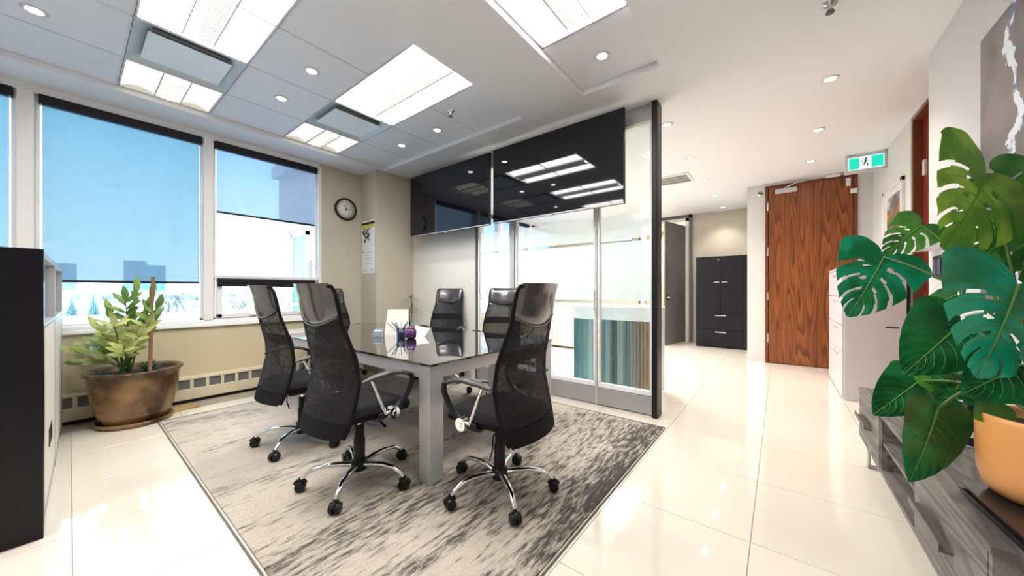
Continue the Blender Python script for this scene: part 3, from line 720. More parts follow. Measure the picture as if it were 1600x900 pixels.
# ================================================================== CLOCK, CALENDAR
t = thing('wall_clock', (WX + .004, 2.54, 2.425), 0, 'round black-rimmed wall clock with white dial right of the window', 'clock')
Rx = Matrix.Rotation(PI / 2, 4, 'Y')
MB().lathe([(.162, 0), (.165, .03), (.155, .042), (.142, .040), (.138, .02)], n=48, cap=False).xf(Rx).build('clock_rim', m_black, t)
MB().lathe([(.140, .0), (.140, .018), (1e-4, .018)], n=40).xf(Rx).build('clock_dial', m_white, t)
for i in range(12):
    a = i * PI / 6; r = .118; big = i % 3 == 0
    txt = bpy.data.curves.new('numeral', 'FONT'); txt.body = str(i if i else 12); txt.size = .034; txt.align_x = 'CENTER'; txt.align_y = 'CENTER'; txt.extrude = .0006
    txt.materials.append(m_black)
    tmp = bpy.data.objects.new('numeral_curve', txt); me = bpy.data.meshes.new_from_object(tmp); bpy.data.objects.remove(tmp); me.name = 'numeral'
    o = bpy.data.objects.new('numeral', me); COL.objects.link(o); o.parent = t; o.location = (.0195, r * .93 * math.sin(a), r * .93 * math.cos(a)); o.rotation_euler = (PI / 2, 0, PI / 2)
def hand(a, L, w):
    d = (math.sin(a), math.cos(a)); n = (math.cos(a), -math.sin(a)); q = []
    for s, r in ((-w, -.02), (w, -.02), (w * .5, L), (-w * .5, L)): q.append((d[0] * r + n[0] * s, d[1] * r + n[1] * s))
    return MB().add([(.022, y, z) for y, z in q] + [(.024, y, z) for y, z in q], [(3, 2, 1, 0), (4, 5, 6, 7), (0, 1, 5, 4), (1, 2, 6, 5), (2, 3, 7, 6), (3, 0, 4, 7)])
hand(math.radians(-15), .07, .006).build('hour_hand', m_black, t); hand(math.radians(88), .105, .004).build('minute_hand', m_black, t)
MB().lathe([(.008, .02), (.008, .027), (1e-4, .028)], n=12).xf(Rx).build('hand_pin', m_black, t)

t = thing('wall_calendar', (-4.925, 2.787, 2.27), 0, 'long hanging paper calendar with yellow and black picture on the corner column', 'calendar')
BX('calendar_sheet', M('paper_white', (.74, .74, .76), .6), -.175, .175, -.006, -.001, -.80, 0, t)
BX('binding_strip', m_black, -.175, .175, -.010, -.001, -.06, -.025, t)
BX('yellow_header', M('print_yellow', (.62, .52, .08), .6), -.17, .17, -.0075, -.006, -.115, -.062, t)
r = random.Random(3); pb = MB()
for i in range(16):
    x = r.uniform(-.14, .05); z = r.uniform(-.31, -.13); s = r.uniform(.012, .028); pb.add([(x + s * math.cos(a), -.008, z + s * math.sin(a) * 1.3) for a in [PI / 3 * k for k in range(6)]], [tuple(range(6))])
pb.build('printed_picture', M('print_black', (.03, .03, .015), .6), t)
pb = MB()
for i in range(9):
    x = r.uniform(-.13, .07); z = r.uniform(-.32, -.12); s = .02; pb.add([(x + s * math.cos(a), -.0072, z + s * math.sin(a)) for a in [PI / 3 * k for k in range(6)]], [tuple(range(6))])
pb.build('printed_accent', M('print_yellow_b', (.60, .50, .10), .6), t)
m_pr = M('print_grey', (.35, .35, .38), .7)
pb = MB()
for i, z in enumerate((-.49, -.53, -.57, -.61, -.66)): pb.box(-.10, .13 - .02 * (i % 2), -.0066, -.006, z, z + .006)
pb.box(-.15, -.125, -.0066, -.006, -.50, -.44)
for z in (-.75, -.765): pb.box(-.14, -.02, -.0066, -.006, z, z + .006)
pb.box(.09, .13, -.0066, -.006, -.77, -.73)
pb.build('printed_lines', m_pr, t)
MB().cyl((0, 0, .015), (0, -.02, .015), .004, n=6).build('nail', m_steel, t)

# ================================================================== CUBICLE SCREEN AT LEFT
ang = math.atan2(.045, -2.18)
t = thing('cubicle_divider', (-2.82, -.075, 0), 0, 'black-posted office divider with white panels and glass upper panes at the left edge', 'divider')
BX('corner_post', m_blackgloss, -.125, 0, -.125, 0, 0, 1.405, t, bevel=.004)
BX('post_track', m_alug, -.03, .002, -.145, -.125, 0, 1.405, t)
wing = empty('side_wing', (0, 0, 0)); wing.parent = t; wing.location = (-.125, -.0, 0); wing.rotation_euler.z = ang - PI
# wing runs along local -x
L = 2.02
for k, (a, b) in enumerate(((-1.0, 0.0), (-L, -1.01))):
    pnl = BX('panel', m_white, a + .006, b - .006, -.06, -.004, .06, 1.0, wing, bevel=.004)
    MB().box(a, b, -.062, -.002, 1.0, 1.025).box(a, b, -.062, -.002, 1.37, 1.40).box(a, a + .025, -.062, -.002, 0, 1.40).box(b - .025, b, -.062, -.002, 1.025, 1.37).build('panel_frame', m_alug, wing, bevel=.003)
    BX('glass_pane', m_glass, a + .02, b - .02, -.034, -.030, 1.02, 1.38, wing)
    BX('kick_plate', m_alug, a, b, -.058, -.006, 0, .06, wing)
s_ = MB()
for i in range(3): s_.box(-.62 + i * .09, -.57 + i * .09, -.006, -.0005, .30, .40)
s_.build('outlet', m_black, wing)
BX('front_panel', m_white, -.085, -.03, -1.6, -.147, .12, 1.0, t, bevel=.003)
BX('front_kick_plate', m_black, -.09, -.02, -1.6, -.147, 0, .12, t)
MB().box(-.09, -.02, -1.6, -.147, 1.0, 1.04).box(-.09, -.02, -1.6, -.147, 1.36, 1.405).build('front_rail', m_black, t)
BX('front_glass_pane', m_glass, -.06, -.056, -1.6, -.147, 1.04, 1.36, t)

# ================================================================== EXIT SIGN
m_green = emit('sign_green', (.0, .50, .36), .42); m_signw = emit('sign_white', (.75, 1.0, .95), .30); m_mang = M('sign_man', (.0, .10, .07), .5, var=0)
t = thing('exit_sign', (.885, 6.38, 2.875), 0, 'lit green running-man exit sign hanging under the ceiling', 'exit sign')
BX('sign_housing', m_filegrey, -.195, .195, -.03, .03, -.12, .115, t, bevel=.008)
BX('mounting_plate', m_trimw, -.10, .17, -.035, .035, .112, .125, t, bevel=.003)
BX('sign_face', m_signw, -.165, .165, -.034, -.029, -.08, .08, t)
BX('green_panel', m_green, -.158, -.062, -.036, -.033, -.072, .072, t, bevel=.001); BX('green_panel', m_green, .052, .158, -.036, -.033, -.072, .072, t, bevel=.001)
mn = MB()
def bar2(p, q, r=.006): mn.tube([(p[0], -.036, p[1]), (q[0], -.036, q[1])], r, 6, flat=.4)
mn.sphere((.002, -.036, .052), .0105, 10, sy=.3)
for p, q, rr_ in (((.0, .036), (-.008, .002), .010), ((-.008, .002), (.018, -.018), .007), ((.018, -.018), (.012, -.052), .006), ((-.008, .0), (-.018, -.028), .007), ((-.018, -.028), (-.044, -.034), .006),
               ((.0, .034), (-.026, .030), .005), ((-.026, .030), (-.036, .008), .005), ((.0, .034), (.020, .016), .005), ((.020, .016), (.038, .022), .005)): bar2(p, q, rr_)
mn.build('running_man', m_mang, t)
tag(BX('sensor_box', m_trimw, -.08, .08, -.03, 0, -.03, .015, bevel=.004, loc=(.645, 7.2, 2.975)), 'small white sensor box above the oak door', 'sensor')

# ================================================================== CABINETS
t = thing('storage_cabinet', (-.98, 8.42, 0), 0, 'tall blue-black cabinet with two doors above two drawers', 'cabinet')
w = .47
BX('carcass', m_espresso, -w, w, .022, .46, .0, 1.94, t, bevel=.003)
for s in (-1, 1):
    dr = BX('door', m_espresso, min(s * .003, s * (w - .004)), max(s * .003, s * (w - .004)), 0, .02, .735, 1.935, t, bevel=.002)
    BX('handle', m_steel, min(s * .02, s * .12), max(s * .02, s * .12), -.03, -.018, 1.38, 1.40, dr, bevel=.003)
for z0, z1 in ((.385, .73), (.03, .38)):
    dr = BX('drawer', m_espresso, -w + .004, w - .004, 0, .02, z0, z1, t, bevel=.002)
    BX('handle', m_steel, -.10, .10, -.03, -.018, z1 - .055, z1 - .035, dr, bevel=.003)
MB().cyl((-.04, .0, 1.87), (-.04, -.008, 1.87), .012, n=12).build('lock', m_steel, t)
t = thing('file_cabinet', (.545, 5.24, 0), 0, 'light grey steel file cabinet in front of the oak door, drawers facing left', 'cabinet')
BX('carcass', m_filegrey, .02, .48, 0, 1.28, .0, 1.475, t, bevel=.004)
BX('cabinet_top', m_filegrey, .0, .48, 0, 1.28, 1.452, 1.478, t, bevel=.003)
zs = [.02, .52, .82, 1.14, 1.448]
for a, b in zip(zs, zs[1:]):
    dr = BX('drawer', m_filegrey, .0, .02, .012, 1.268, a + .004, b - .004, t, bevel=.003)
    MB().cyl((.0, .35, b - .05), (-.008, .35, b - .05), .012, n=10).build('lock', m_steel, dr)
    BX('handle_recess', m_alug, -.002, .0, .55, .75, b - .07, b - .05, dr)
BX('side_slot', m_black, .33, .425, -.003, 0, .815, .828, t)
# letter tray on top of the file cabinet
t = thing('letter_tray', (.86, 5.75, 1.478), .1, 'clear letter tray standing on the grey file cabinet', 'tray')
for z in (.01, .08, .15): BX('tray_shelf', m_white, -.10, .10, -.14, .14, z, z + .006, t)
MB().box(-.104, -.10, -.14, .14, 0, .19).box(.10, .104, -.14, .14, 0, .19).build('tray_side', m_glass, t)

# ---- objects on the right walls
t = thing('framed_picture', (1.08, 6.02, 2.13), 0, 'white-framed landscape picture on the wall beside the exit sign', 'picture')
MB().box(-.03, 0, -.44, -.39, -.33, .33).box(-.03, 0, .39, .44, -.33, .33).box(-.03, 0, -.44, .44, -.33, -.28).box(-.03, 0, -.44, .44, .28, .33).build('picture_frame', m_trimw, t, bevel=.003)
BX('picture_mat', m_white, -.012, -.002, -.39, .39, -.28, .28, t)
mp_, tt, bb = new_mat('landscape_print'); tc2 = tt.nodes.new('ShaderNodeTexCoord'); n1 = tt.nodes.new('ShaderNodeTexNoise'); n1.inputs['Scale'].default_value = 5; n1.inputs['Detail'].default_value = 6
sz_ = tt.nodes.new('ShaderNodeSeparateXYZ'); tt.links.new(tc2.outputs['Object'], sz_.inputs[0]); tt.links.new(tc2.outputs['Object'], n1.inputs[0])
md = tt.nodes.new('ShaderNodeMath'); md.operation = 'MULTIPLY_ADD'; md.inputs[1].default_value = .9; tt.links.new(sz_.outputs['Z'], md.inputs[0]); tt.links.new(n1.outputs[0], md.inputs[2])
rp = tt.nodes.new('ShaderNodeValToRGB'); tt.links.new(md.outputs[0], rp.inputs[0]); rp.color_ramp.elements[0].position = .25; rp.color_ramp.elements[0].color = (.10, .08, .07, 1); rp.color_ramp.elements[1].position = .75; rp.color_ramp.elements[1].color = (.55, .58, .62, 1)
for p_, c_ in ((.38, (.20, .12, .05, 1)), (.46, (.42, .20, .06, 1)), (.55, (.12, .10, .10, 1)), (.66, (.22, .22, .25, 1))): q = rp.color_ramp.elements.new(p_); q.color = c_
tt.links.new(rp.outputs[0], bb.inputs['Base Color'])
BX('landscape_print', mp_, -.016, -.011, -.28, .28, -.21, .21, t)
t = thing('thermostat', (.90, 3.86, 1.56), 0, 'white two-slot control box on the near right wall above the dark plate', 'switch')
BX('thermostat_body', m_trimw, -.10, 0, -.10, .13, -.06, .06, t, bevel=.006); BX('slot', m_black, -.102, -.1, .03, .06, -.03, .03, t); BX('slot', m_black, -.102, -.1, -.03, .0, -.03, .03, t)
t = thing('switch_plate', (.90, 3.80, 1.375), 0, 'dark two-gang wall switch plate under the white control box', 'switch')
BX('plate', m_black, -.012, 0, -.10, .10, -.08, .08, t, bevel=.004); BX('rocker', M('rocker', (.06, .08, .15), .3), -.018, -.012, -.075, -.012, -.055, .055, t, bevel=.003); BX('rocker', bpy.data.materials['rocker'], -.018, -.012, .012, .075, -.055, .055, t, bevel=.003)
# abstract painting
mp_, tt, bb = new_mat('abstract_canvas'); tc2 = tt.nodes.new('ShaderNodeTexCoord')
n0 = tt.nodes.new('ShaderNodeTexNoise'); n0.inputs['Scale'].default_value = 3; n0.inputs['Detail'].default_value = 7; n0.inputs['Distortion'].default_value = .4; tt.links.new(tc2.outputs['Object'], n0.inputs[0])
base = tt.nodes.new('ShaderNodeValToRGB'); tt.links.new(n0.outputs[0], base.inputs[0]); base.color_ramp.elements[0].position = .35; base.color_ramp.elements[0].color = (.035, .03, .05, 1); base.color_ramp.elements[1].position = .65; base.color_ramp.elements[1].color = (.19, .145, .14, 1)
sz_ = tt.nodes.new('ShaderNodeSeparateXYZ'); tt.links.new(tc2.outputs['Object'], sz_.inputs[0])
n3 = tt.nodes.new('ShaderNodeTexNoise'); n3.inputs['Scale'].default_value = 4; n3.inputs['Detail'].default_value = 5; tt.links.new(tc2.outputs['Object'], n3.inputs[0])
# a jagged pale vertical streak about 0.30 m in from the far edge
ya = tt.nodes.new('ShaderNodeMath'); ya.operation = 'MULTIPLY_ADD'; ya.inputs[1].default_value = .55; tt.links.new(n3.outputs[0], ya.inputs[0]); tt.links.new(sz_.outputs['Y'], ya.inputs[2])
yb = tt.nodes.new('ShaderNodeMath'); yb.operation = 'SUBTRACT'; yb.inputs[1].default_value = .66; tt.links.new(ya.outputs[0], yb.inputs[0])
yc = tt.nodes.new('ShaderNodeMath'); yc.operation = 'ABSOLUTE'; tt.links.new(yb.outputs[0], yc.inputs[0])
yd = tt.nodes.new('ShaderNodeMath'); yd.operation = 'LESS_THAN'; yd.inputs[1].default_value = .035; tt.links.new(yc.outputs[0], yd.inputs[0])
n4 = tt.nodes.new('ShaderNodeTexNoise'); n4.inputs['Scale'].default_value = 11; tt.links.new(tc2.outputs['Object'], n4.inputs[0])
r4 = tt.nodes.new('ShaderNodeValToRGB'); tt.links.new(n4.outputs[0], r4.inputs[0]); r4.color_ramp.elements[0].position = .4; r4.color_ramp.elements[0].color = (.06, .10, .30, 1); r4.color_ramp.elements[1].position = .5; r4.color_ramp.elements[1].color = (.75, .82, .88, 1)
mxp = tt.nodes.new('ShaderNodeMix'); mxp.data_type = 'RGBA'; tt.links.new(yd.outputs[0], mxp.inputs[0]); tt.links.new(base.outputs[0], mxp.inputs[6]); tt.links.new(r4.outputs[0], mxp.inputs[7]); tt.links.new(mxp.outputs[2], bb.inputs['Base Color']); bb.inputs['Roughness'].default_value = .35
t = thing('abstract_painting', (.90, 2.37, 1.85), 0, 'large dark abstract canvas with a jagged white and blue streak on the right wall', 'painting')
BX('canvas', mp_, -.030, -.003, -.70, .70, -.72, .72, t, bevel=.003)

# ================================================================== MEDIA CONSOLE
FWD = Vector((-math.sin(YAW), math.cos(YAW), 0)); RGT = Vector((math.cos(YAW), math.sin(YAW), 0))
def at(u, v, d):
    """point at depth d (metres along the view axis) behind a pixel of the 1600x900 photograph"""
    return FWD * d + RGT * (d * (u - 800) / 538) + Vector((0, 0, 1.2 + d * (455 - v) / 538))
t = thing('media_console', (.445, 1.50, 0), 0, 'low grey wood console with two drawers and open shelves along the right wall', 'console')
Lc, Dc, zb, zt = 1.92, .44, .185, .525
MB().box(-.004, Dc, -.004, Lc + .004, zt - .022, zt).build('top_board', m_grey_oak, t, bevel=.002)
BX('bottom_board', m_grey_oak, .0, Dc, 0, Lc, zb, zb + .02, t, bevel=.002)
BX('side_board', m_grey_oak, 0, Dc, 0, .02, zb + .02, zt - .022, t); BX('side_board', m_grey_oak, 0, Dc, Lc - .02, Lc, zb + .02, zt - .022, t)
BX('back_board', m_grey_oak, Dc - .015, Dc, .02, Lc - .02, zb + .02, zt - .022, t)
BX('divider_board', m_grey_oak, .004, Dc - .016, .66, .68, zb + .02, zt - .022, t); BX('divider_board', m_grey_oak, .004, Dc - .016, 1.28, 1.30, zb + .02, zt - .022, t)
BX('shelf_board', m_grey_oak, .01, Dc - .016, .68, 1.28, .345, .362, t)
for y0, y1, hy in ((.022, .658, .42), (1.302, 1.898, 1.68)):
    dr = BX('drawer', m_grey_oak, -.002, .016, y0, y1, zb + .024, zt - .026, t, bevel=.0015)
    MB().box(-.030, -.002, hy - .17, hy + .17, .345, .353).box(-.034, -.028, hy - .17, hy + .17, .345, .372).build('drawer_handle', m_darkgrey, dr, bevel=.001)
for y in (.06, Lc - .10):
    MB().box(.03, .41, y, y + .05, 0, .012).box(.03, .41, y, y + .05, zb - .012, zb).box(.03, .042, y, y + .05, 0, zb).box(.398, .41, y, y + .05, 0, zb).build('leg_frame', m_alug, t, bevel=.002)

CT = zt
t = thing('dark_bowl', (.70, 2.50, CT), 0, 'round dark blue tin with a white label behind the terracotta pot', 'tin')
MB().lathe([(.128, 0), (.134, .006), (.134, .012), (.126, .02), (.128, .12), (.134, .135), (.128, .145), (.12, .135), (.115, .03), (1e-4, .03)], n=40).build('tin_body', M('navy_gloss', (.006, .008, .04), .15), t)
lb = MB(); lb.grid([[(.1295 * math.cos(a), .1295 * math.sin(a), z) for a in [math.radians(215 + 5 * i) for i in range(10)]] for z in (.045, .085)]).build('paper_label', m_white, t)
MB().lathe([(.134, .0), (.138, .004), (.134, .010)], n=40).build('tin_rim', m_chrome, t)
t = thing('white_cup', (.66, 2.86, CT), 0, 'white cup on the console half hidden under the leaves', 'cup')
MB().lathe([(.05, 0), (.06, .01), (.072, .17), (.068, .17), (.055, .012), (1e-4, .012)], n=28).build('cup_body', m_sill, t)
t = thing('magazine_stack', (.635, 1.665, CT), .06, 'glossy black and white magazines under the terracotta pot', 'magazine', None)
for i, (c_, dx) in enumerate((((.01, .01, .012), 0), ((.55, .55, .56), .01), ((.02, .015, .02), -.006), ((.25, .03, .015), .012), ((.015, .015, .02), .0))):
    BX('magazine', M('magazine_%d' % i, c_, .12), -.145 + dx, .14 + dx, -.19, .185 - abs(dx), i * .0078, i * .0078 + .0072, t, bevel=.001)

# ================================================================== LEAVES
def leaf_mat(name, c1, c2, rough=.28):
    m, t, b = new_mat(name)
    tc = t.nodes.new('ShaderNodeTexCoord'); n = t.nodes.new('ShaderNodeTexNoise'); n.inputs['Scale'].default_value = 7; n.inputs['Detail'].default_value = 3
    r = t.nodes.new('ShaderNodeValToRGB'); r.color_ramp.elements[0].position = .42; r.color_ramp.elements[0].color = (*c1, 1); r.color_ramp.elements[1].position = .58; r.color_ramp.elements[1].color = (*c2, 1)
    t.links.new(tc.outputs['Object'], n.inputs[0]); t.links.new(n.outputs[0], r.inputs[0]); t.links.new(r.outputs[0], b.inputs['Base Color'])
    b.inputs['Roughness'].default_value = rough; b.inputs['Specular IOR Level'].default_value = .6
    # thin leaf: some light passes through
    tl = t.nodes.new('ShaderNodeBsdfTranslucent'); mx = t.nodes.new('ShaderNodeMixShader'); mx.inputs[0].default_value = .22
    t.links.new(r.outputs[0], tl.inputs[0]); t.links.new(b.outputs[0], mx.inputs[1]); t.links.new(tl.outputs[0], mx.inputs[2]); t.links.new(mx.outputs[0], t.nodes['Material Output'].inputs[0])
    return m
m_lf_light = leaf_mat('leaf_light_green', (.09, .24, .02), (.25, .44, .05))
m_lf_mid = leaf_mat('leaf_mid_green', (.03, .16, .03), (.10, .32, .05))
m_lf_glare = leaf_mat('leaf_teal_glare', (.006, .17, .06), (.008, .33, .19), .22)  # bluish window glare put into the leaf colour
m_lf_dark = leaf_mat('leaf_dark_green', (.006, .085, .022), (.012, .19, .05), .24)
m_vein = M('leaf_vein', (.12, .30, .06), .4); m_stem = M('plant_stem', (.07, .15, .03), .45, var=.2, scale=30)
def frame(base, tip, toward, roll=0):
    y = (tip - base); L = y.length; y.normalize()
    n = toward - y * toward.dot(y); n.normalize(); x = y.cross(n)
    R = Matrix((x, y, n)).transposed().to_4x4()
    R = Matrix.Rotation(roll, 4, y) @ R
    return Matrix.Translation(base) @ R, L
def monstera_leaf(parent, base, tip, width, mat, cuts=True, roll=0, tilt=(0, 0, .5), curl=.25, seed=0, holes=True):
    rnd = random.Random(seed)
    toward = -FWD + Vector(tilt)
    M4, L = frame(base, tip, toward, roll)
    nq, ntt = 110, 16
    qc = [.40 + .125 * i for i in range(4)] if cuts else []
    hc = [.42, .535, .65] if cuts and holes else []
    mb = MB()
    for side in (-1, 1):
        jit = [rnd.uniform(-.012, .012) for _ in range(8)]
        idx = {}
        vs = []; fs = []
        for i in range(nq + 1):
            q = i / nq
            if q < .3:
                k = q / .3; org = 0; ph = math.radians(lerp(150, 92, k)); w = lerp(.08, .60, math.sin(k * PI / 2))
            else:
                k = (q - .3) / .7; org = k * .97; ph = math.radians(lerp(92, 22, k ** .8)); w = lerp(.58, .03, k ** 1.7) * 1.0
            for j in range(ntt + 1):
                u = j / ntt
                a = ph - .35 * u * (u if q > .3 else .4)
                x = side * u * w * math.sin(a) * width * 2.15; y = org + u * w * math.cos(a)
                z = .16 * abs(x) - curl * (x * x + .6 * max(0, y) ** 2) + .004 * math.sin(q * 55) * u
                vs.append(Vector((x * L, y * L, z * L)))
        for i in range(nq):
            q = (i + .5) / nq
            for j in range(ntt):
                u = (j + .5) / ntt
                if any(abs(q - c - jit[n_]) < .003 + .017 * u ** 1.5 and u > .36 + 3 * abs(jit[n_]) for n_, c in enumerate(qc)): continue
                if any(((q - c - .02 * side) / .016) ** 2 + ((u - .27) / .11) ** 2 < 1 for c in hc): continue
                a = i * (ntt + 1) + j; f = (a, a + 1, a + ntt + 2, a + ntt + 1)
                fs.append(f if side < 0 else f[::-1])
        mb.add(vs, fs, True)
    mb.v = [tuple(M4 @ Vector(p)) for p in mb.v]
    loc = parent.location
    mb.v = [(p[0] if p[0] < .80 else .80 + .045 * math.tanh((p[0] - .80) / .045), p[1], p[2]) for p in mb.v]
    mb.v = [(p[0] - loc[0], p[1] - loc[1], p[2] - loc[2]) for p in mb.v]
    lf = mb.build('leaf', mat, parent)
    # midrib and side veins
    vb = MB(); pts = [M4 @ Vector((0, L * k / 8, L * (-curl * .6 * (k / 8) ** 2) + .0015)) - loc for k in range(9)]
    for side in (-1, 1):
        for n_ in range(7):
            q0 = .10 + .11 * n_; ph = math.radians(lerp(80, 30, n_ / 6)); w0 = .55 * (1 - (n_ / 7.5) ** 1.6); v_ = []
            for k in range(6):
                u = k / 5 * .86; a = ph - .35 * u * u; x = side * u * w0 * math.sin(a) * width * 2.15; y = q0 + u * w0 * math.cos(a)
                v_.append(M4 @ Vector((x * L, y * L, (.16 * abs(x) - curl * (x * x + .6 * y * y)) * L + .0006)) - loc)
            if all(p.x + loc[0] < .80 for p in v_): vb.tube(v_, [lerp(.0016, .0005, k / 5) * (L / .28) ** .5 for k in range(6)], 3, caps=False)
    vb.tube(pts, [lerp(.0040, .0010, k / 8) * (L / .28) ** .5 for k in range(9)], 6)
    vb.build('midrib', m_vein, lf)
    return lf
def petiole(parent, a, b, sag=.06, r=.0055, mat=None, bend=Vector((0, 0, 1))):
    a = Vector(a); b = Vector(b); loc = parent.location
    pts = []
    for i in range(13):
        k = i / 12; p = a.lerp(b, k) + bend * (sag * math.sin(PI * k)); pts.append(p - loc)
    return MB().tube(pts, [r * 1.25, *[r] * 11, r * .8], 8).build('petiole', mat or m_stem, parent)

PX, PY, PZ = .655, 1.80, CT + .040
t = thing('potted_monstera', (PX, PY, PZ), 0, 'split-leaf monstera in a terracotta orange pot on the grey console', 'plant')
MB().lathe([(.105, 0), (.124, .006), (.140, .03), (.149, .07), (.152, .14), (.152, .235), (.152, .25), (.146, .252), (.142, .24), (.140, .21), (1e-4, .205)], n=48).build('pot', m_orange, t)
MB().lathe([(.138, .215), (.07, .222), (1e-4, .225)], n=24).build('soil', m_soil, t)
crown = Vector((PX, PY, PZ + .23))
trunk_top = at(1590, 500, 1.30)
MB().tube([crown - t.location - Vector((0, 0, .03)), (0.0, .03, .36), trunk_top - t.location], [.016, .014, .010], 10).build('main_stem', m_stem, t)
specs = [  # base px+depth, tip px+depth, width, material, cuts, roll, curl, start px+depth
    ((1541, 272, 1.22), (1500, 384, 1.12), .50, m_lf_light, True, -.25, .20, 1),
    ((1600, 322, 1.32), (1527, 428, 1.30), .46, m_lf_mid, True, .15, .15, 2),
    ((1381, 402, 1.62), (1336, 490, 1.55), .41, m_lf_glare, True, .2, .25, 3),
    ((1440, 352, 1.75), (1383, 398, 1.78), .40, m_lf_mid, True, .3, .15, 4),
    ((1590, 445, 1.08), (1543, 590, 1.02), .50, m_lf_glare, True, .1, .15, 5),
    ((1502, 505, 1.30), (1424, 578, 1.24), .36, m_lf_dark, False, .35, .22, 6),
    ((1494, 462, 1.40), (1421, 496, 1.42), .24, m_lf_mid, False, .9, .2, 7),
    ((1436, 596, 1.42), (1372, 644, 1.36), .31, m_lf_dark, False, .4, .2, 8),
    ((1464, 640, 1.20), (1430, 757, 1.16), .36, m_lf_dark, False, -.1, .12, 9),
    ((1596, 570, 1.12), (1520, 612, 1.06), .36, m_lf_dark, False, .2, .2, 10),
    ((1558, 628, 1.10), (1530, 655, 1.08), .50, m_lf_mid, False, 0, .2, 11),
    ((1500, 470, 1.36), (1512, 430, 1.38), .25, m_lf_dark, False, 1.0, .3, 12),
    ((1640, 350, 1.26), (1660, 470, 1.24), .60, m_lf_mid, True, .1, .2, 13),
    ((1650, 540, 1.0), (1690, 640, .98), .55, m_lf_glare, True, 0, .2, 14),
    ((1610, 250, 1.35), (1650, 330, 1.30), .5, m_lf_mid, True, .2, .2, 15),
]
for b_, tp, wd_, mt_, cu, ro, cl_, sd_ in specs:
    B = at(*b_); T = at(*tp)
    monstera_leaf(t, B, T, wd_, mt_, cu, ro, (0, 0, .35), cl_, sd_)
    st = crown + Vector((.02 * math.cos(sd_), .02 * math.sin(sd_), 0)) if b_[1] > 500 or b_[0] > 1600 else trunk_top.lerp(crown, .25)
    petiole(t, st, B, sag=.05 if b_[1] < 640 else .10, r=.0048)
# trailing runners with little leaves
for i, (p0, p1, n_) in enumerate((((1560, 640, 1.15), (1462, 632, 1.3), 5), ((1540, 610, 1.25), (1440, 612, 1.42), 6), ((1530, 560, 1.3), (1452, 655, 1.45), 4))):
    a, b = at(*p0), at(*p1); petiole(t, a, b, sag=.03, r=.0028)
    for k in range(n_):
        q = a.lerp(b, (k + 1) / (n_ + 1)) + Vector((0, 0, .03 * math.sin(PI * (k + 1) / (n_ + 1))))
        r = random.Random(i * 9 + k); dr_ = Vector((r.uniform(-1, .4), r.uniform(-.6, .6), r.uniform(-.5, .8))).normalized()
        monstera_leaf(t, q, q + dr_ * r.uniform(.05, .08), .5, m_lf_dark if k % 2 else m_lf_mid, False, r.uniform(-.5, .5), (0, 0, .5), .2, k)
# dry aerial roots
for i in range(4):
    a = at(1478 - i * 14, 470 + i * 6, 1.42); b = at(1420 + i * 6, 590 + i * 12, 1.46)
    petiole(t, a, b, sag=-.03, r=.0012, mat=M('dry_root', (.20, .10, .05), .8), bend=Vector((.6, .2, .4)))

# ================================================================== BIG POT AT THE WINDOW
BXp, BYp = -4.69, .38
m_glaze, tt, bb = new_mat('brown_glaze')
tcg = tt.nodes.new('ShaderNodeTexCoord'); ng = tt.nodes.new('ShaderNodeTexNoise'); ng.inputs['Scale'].default_value = 3.2; ng.inputs['Detail'].default_value = 3
rg = tt.nodes.new('ShaderNodeValToRGB'); rg.color_ramp.elements[0].position = .4; rg.color_ramp.elements[0].color = (.055, .025, .008, 1); rg.color_ramp.elements[1].position = .62; rg.color_ramp.elements[1].color = (.25, .145, .055, 1)
tt.links.new(tcg.outputs['Object'], ng.inputs[0]); tt.links.new(ng.outputs[0], rg.inputs[0]); tt.links.new(rg.outputs[0], bb.inputs['Base Color']); bb.inputs['Roughness'].default_value = .12
t = thing('glazed_planter', (BXp, BYp, 0), 0, 'large brown glazed planter with a pale-leaved shrub by the windows', 'plant')
MB().lathe([(.17, .0), (.235, .004), (.255, .035), (.25, .045), (.235, .02), (1e-4, .018)], n=48).build('saucer', m_glaze, t)
MB().lathe([(.19, .02), (.205, .03), (.245, .12), (.275, .24), (.29, .36), (.293, .42), (.30, .455), (.318, .468), (.322, .485), (.31, .497), (.285, .49), (.275, .46), (.272, .44), (1e-4, .44)], n=56).build('pot', m_glaze, t)
MB().lathe([(.274, .445), (.15, .46), (1e-4, .465)], n=24).build('soil', m_soil, t)
m_pl = leaf_mat('leaf_pale', (.30, .36, .08), (.52, .56, .22), .4); m_pg = leaf_mat('leaf_fresh', (.10, .20, .03), (.24, .34, .08), .4)
def leaflet(mb, base, tip, w, toward=Vector((1, .2, .6)), curl=.15):
    M4, L = frame(base, tip, toward)
    P = []
    for i in range(9):
        k = i / 8; ww = w * (math.sin(PI * min(1, k * .93 + .05)) ** .8)
        P.append([M4 @ Vector((s * ww, k * L, .3 * abs(s) * ww - curl * L * k * k)) for s in (-1, -.5, 0, .5, 1)])
    mb.grid(P)
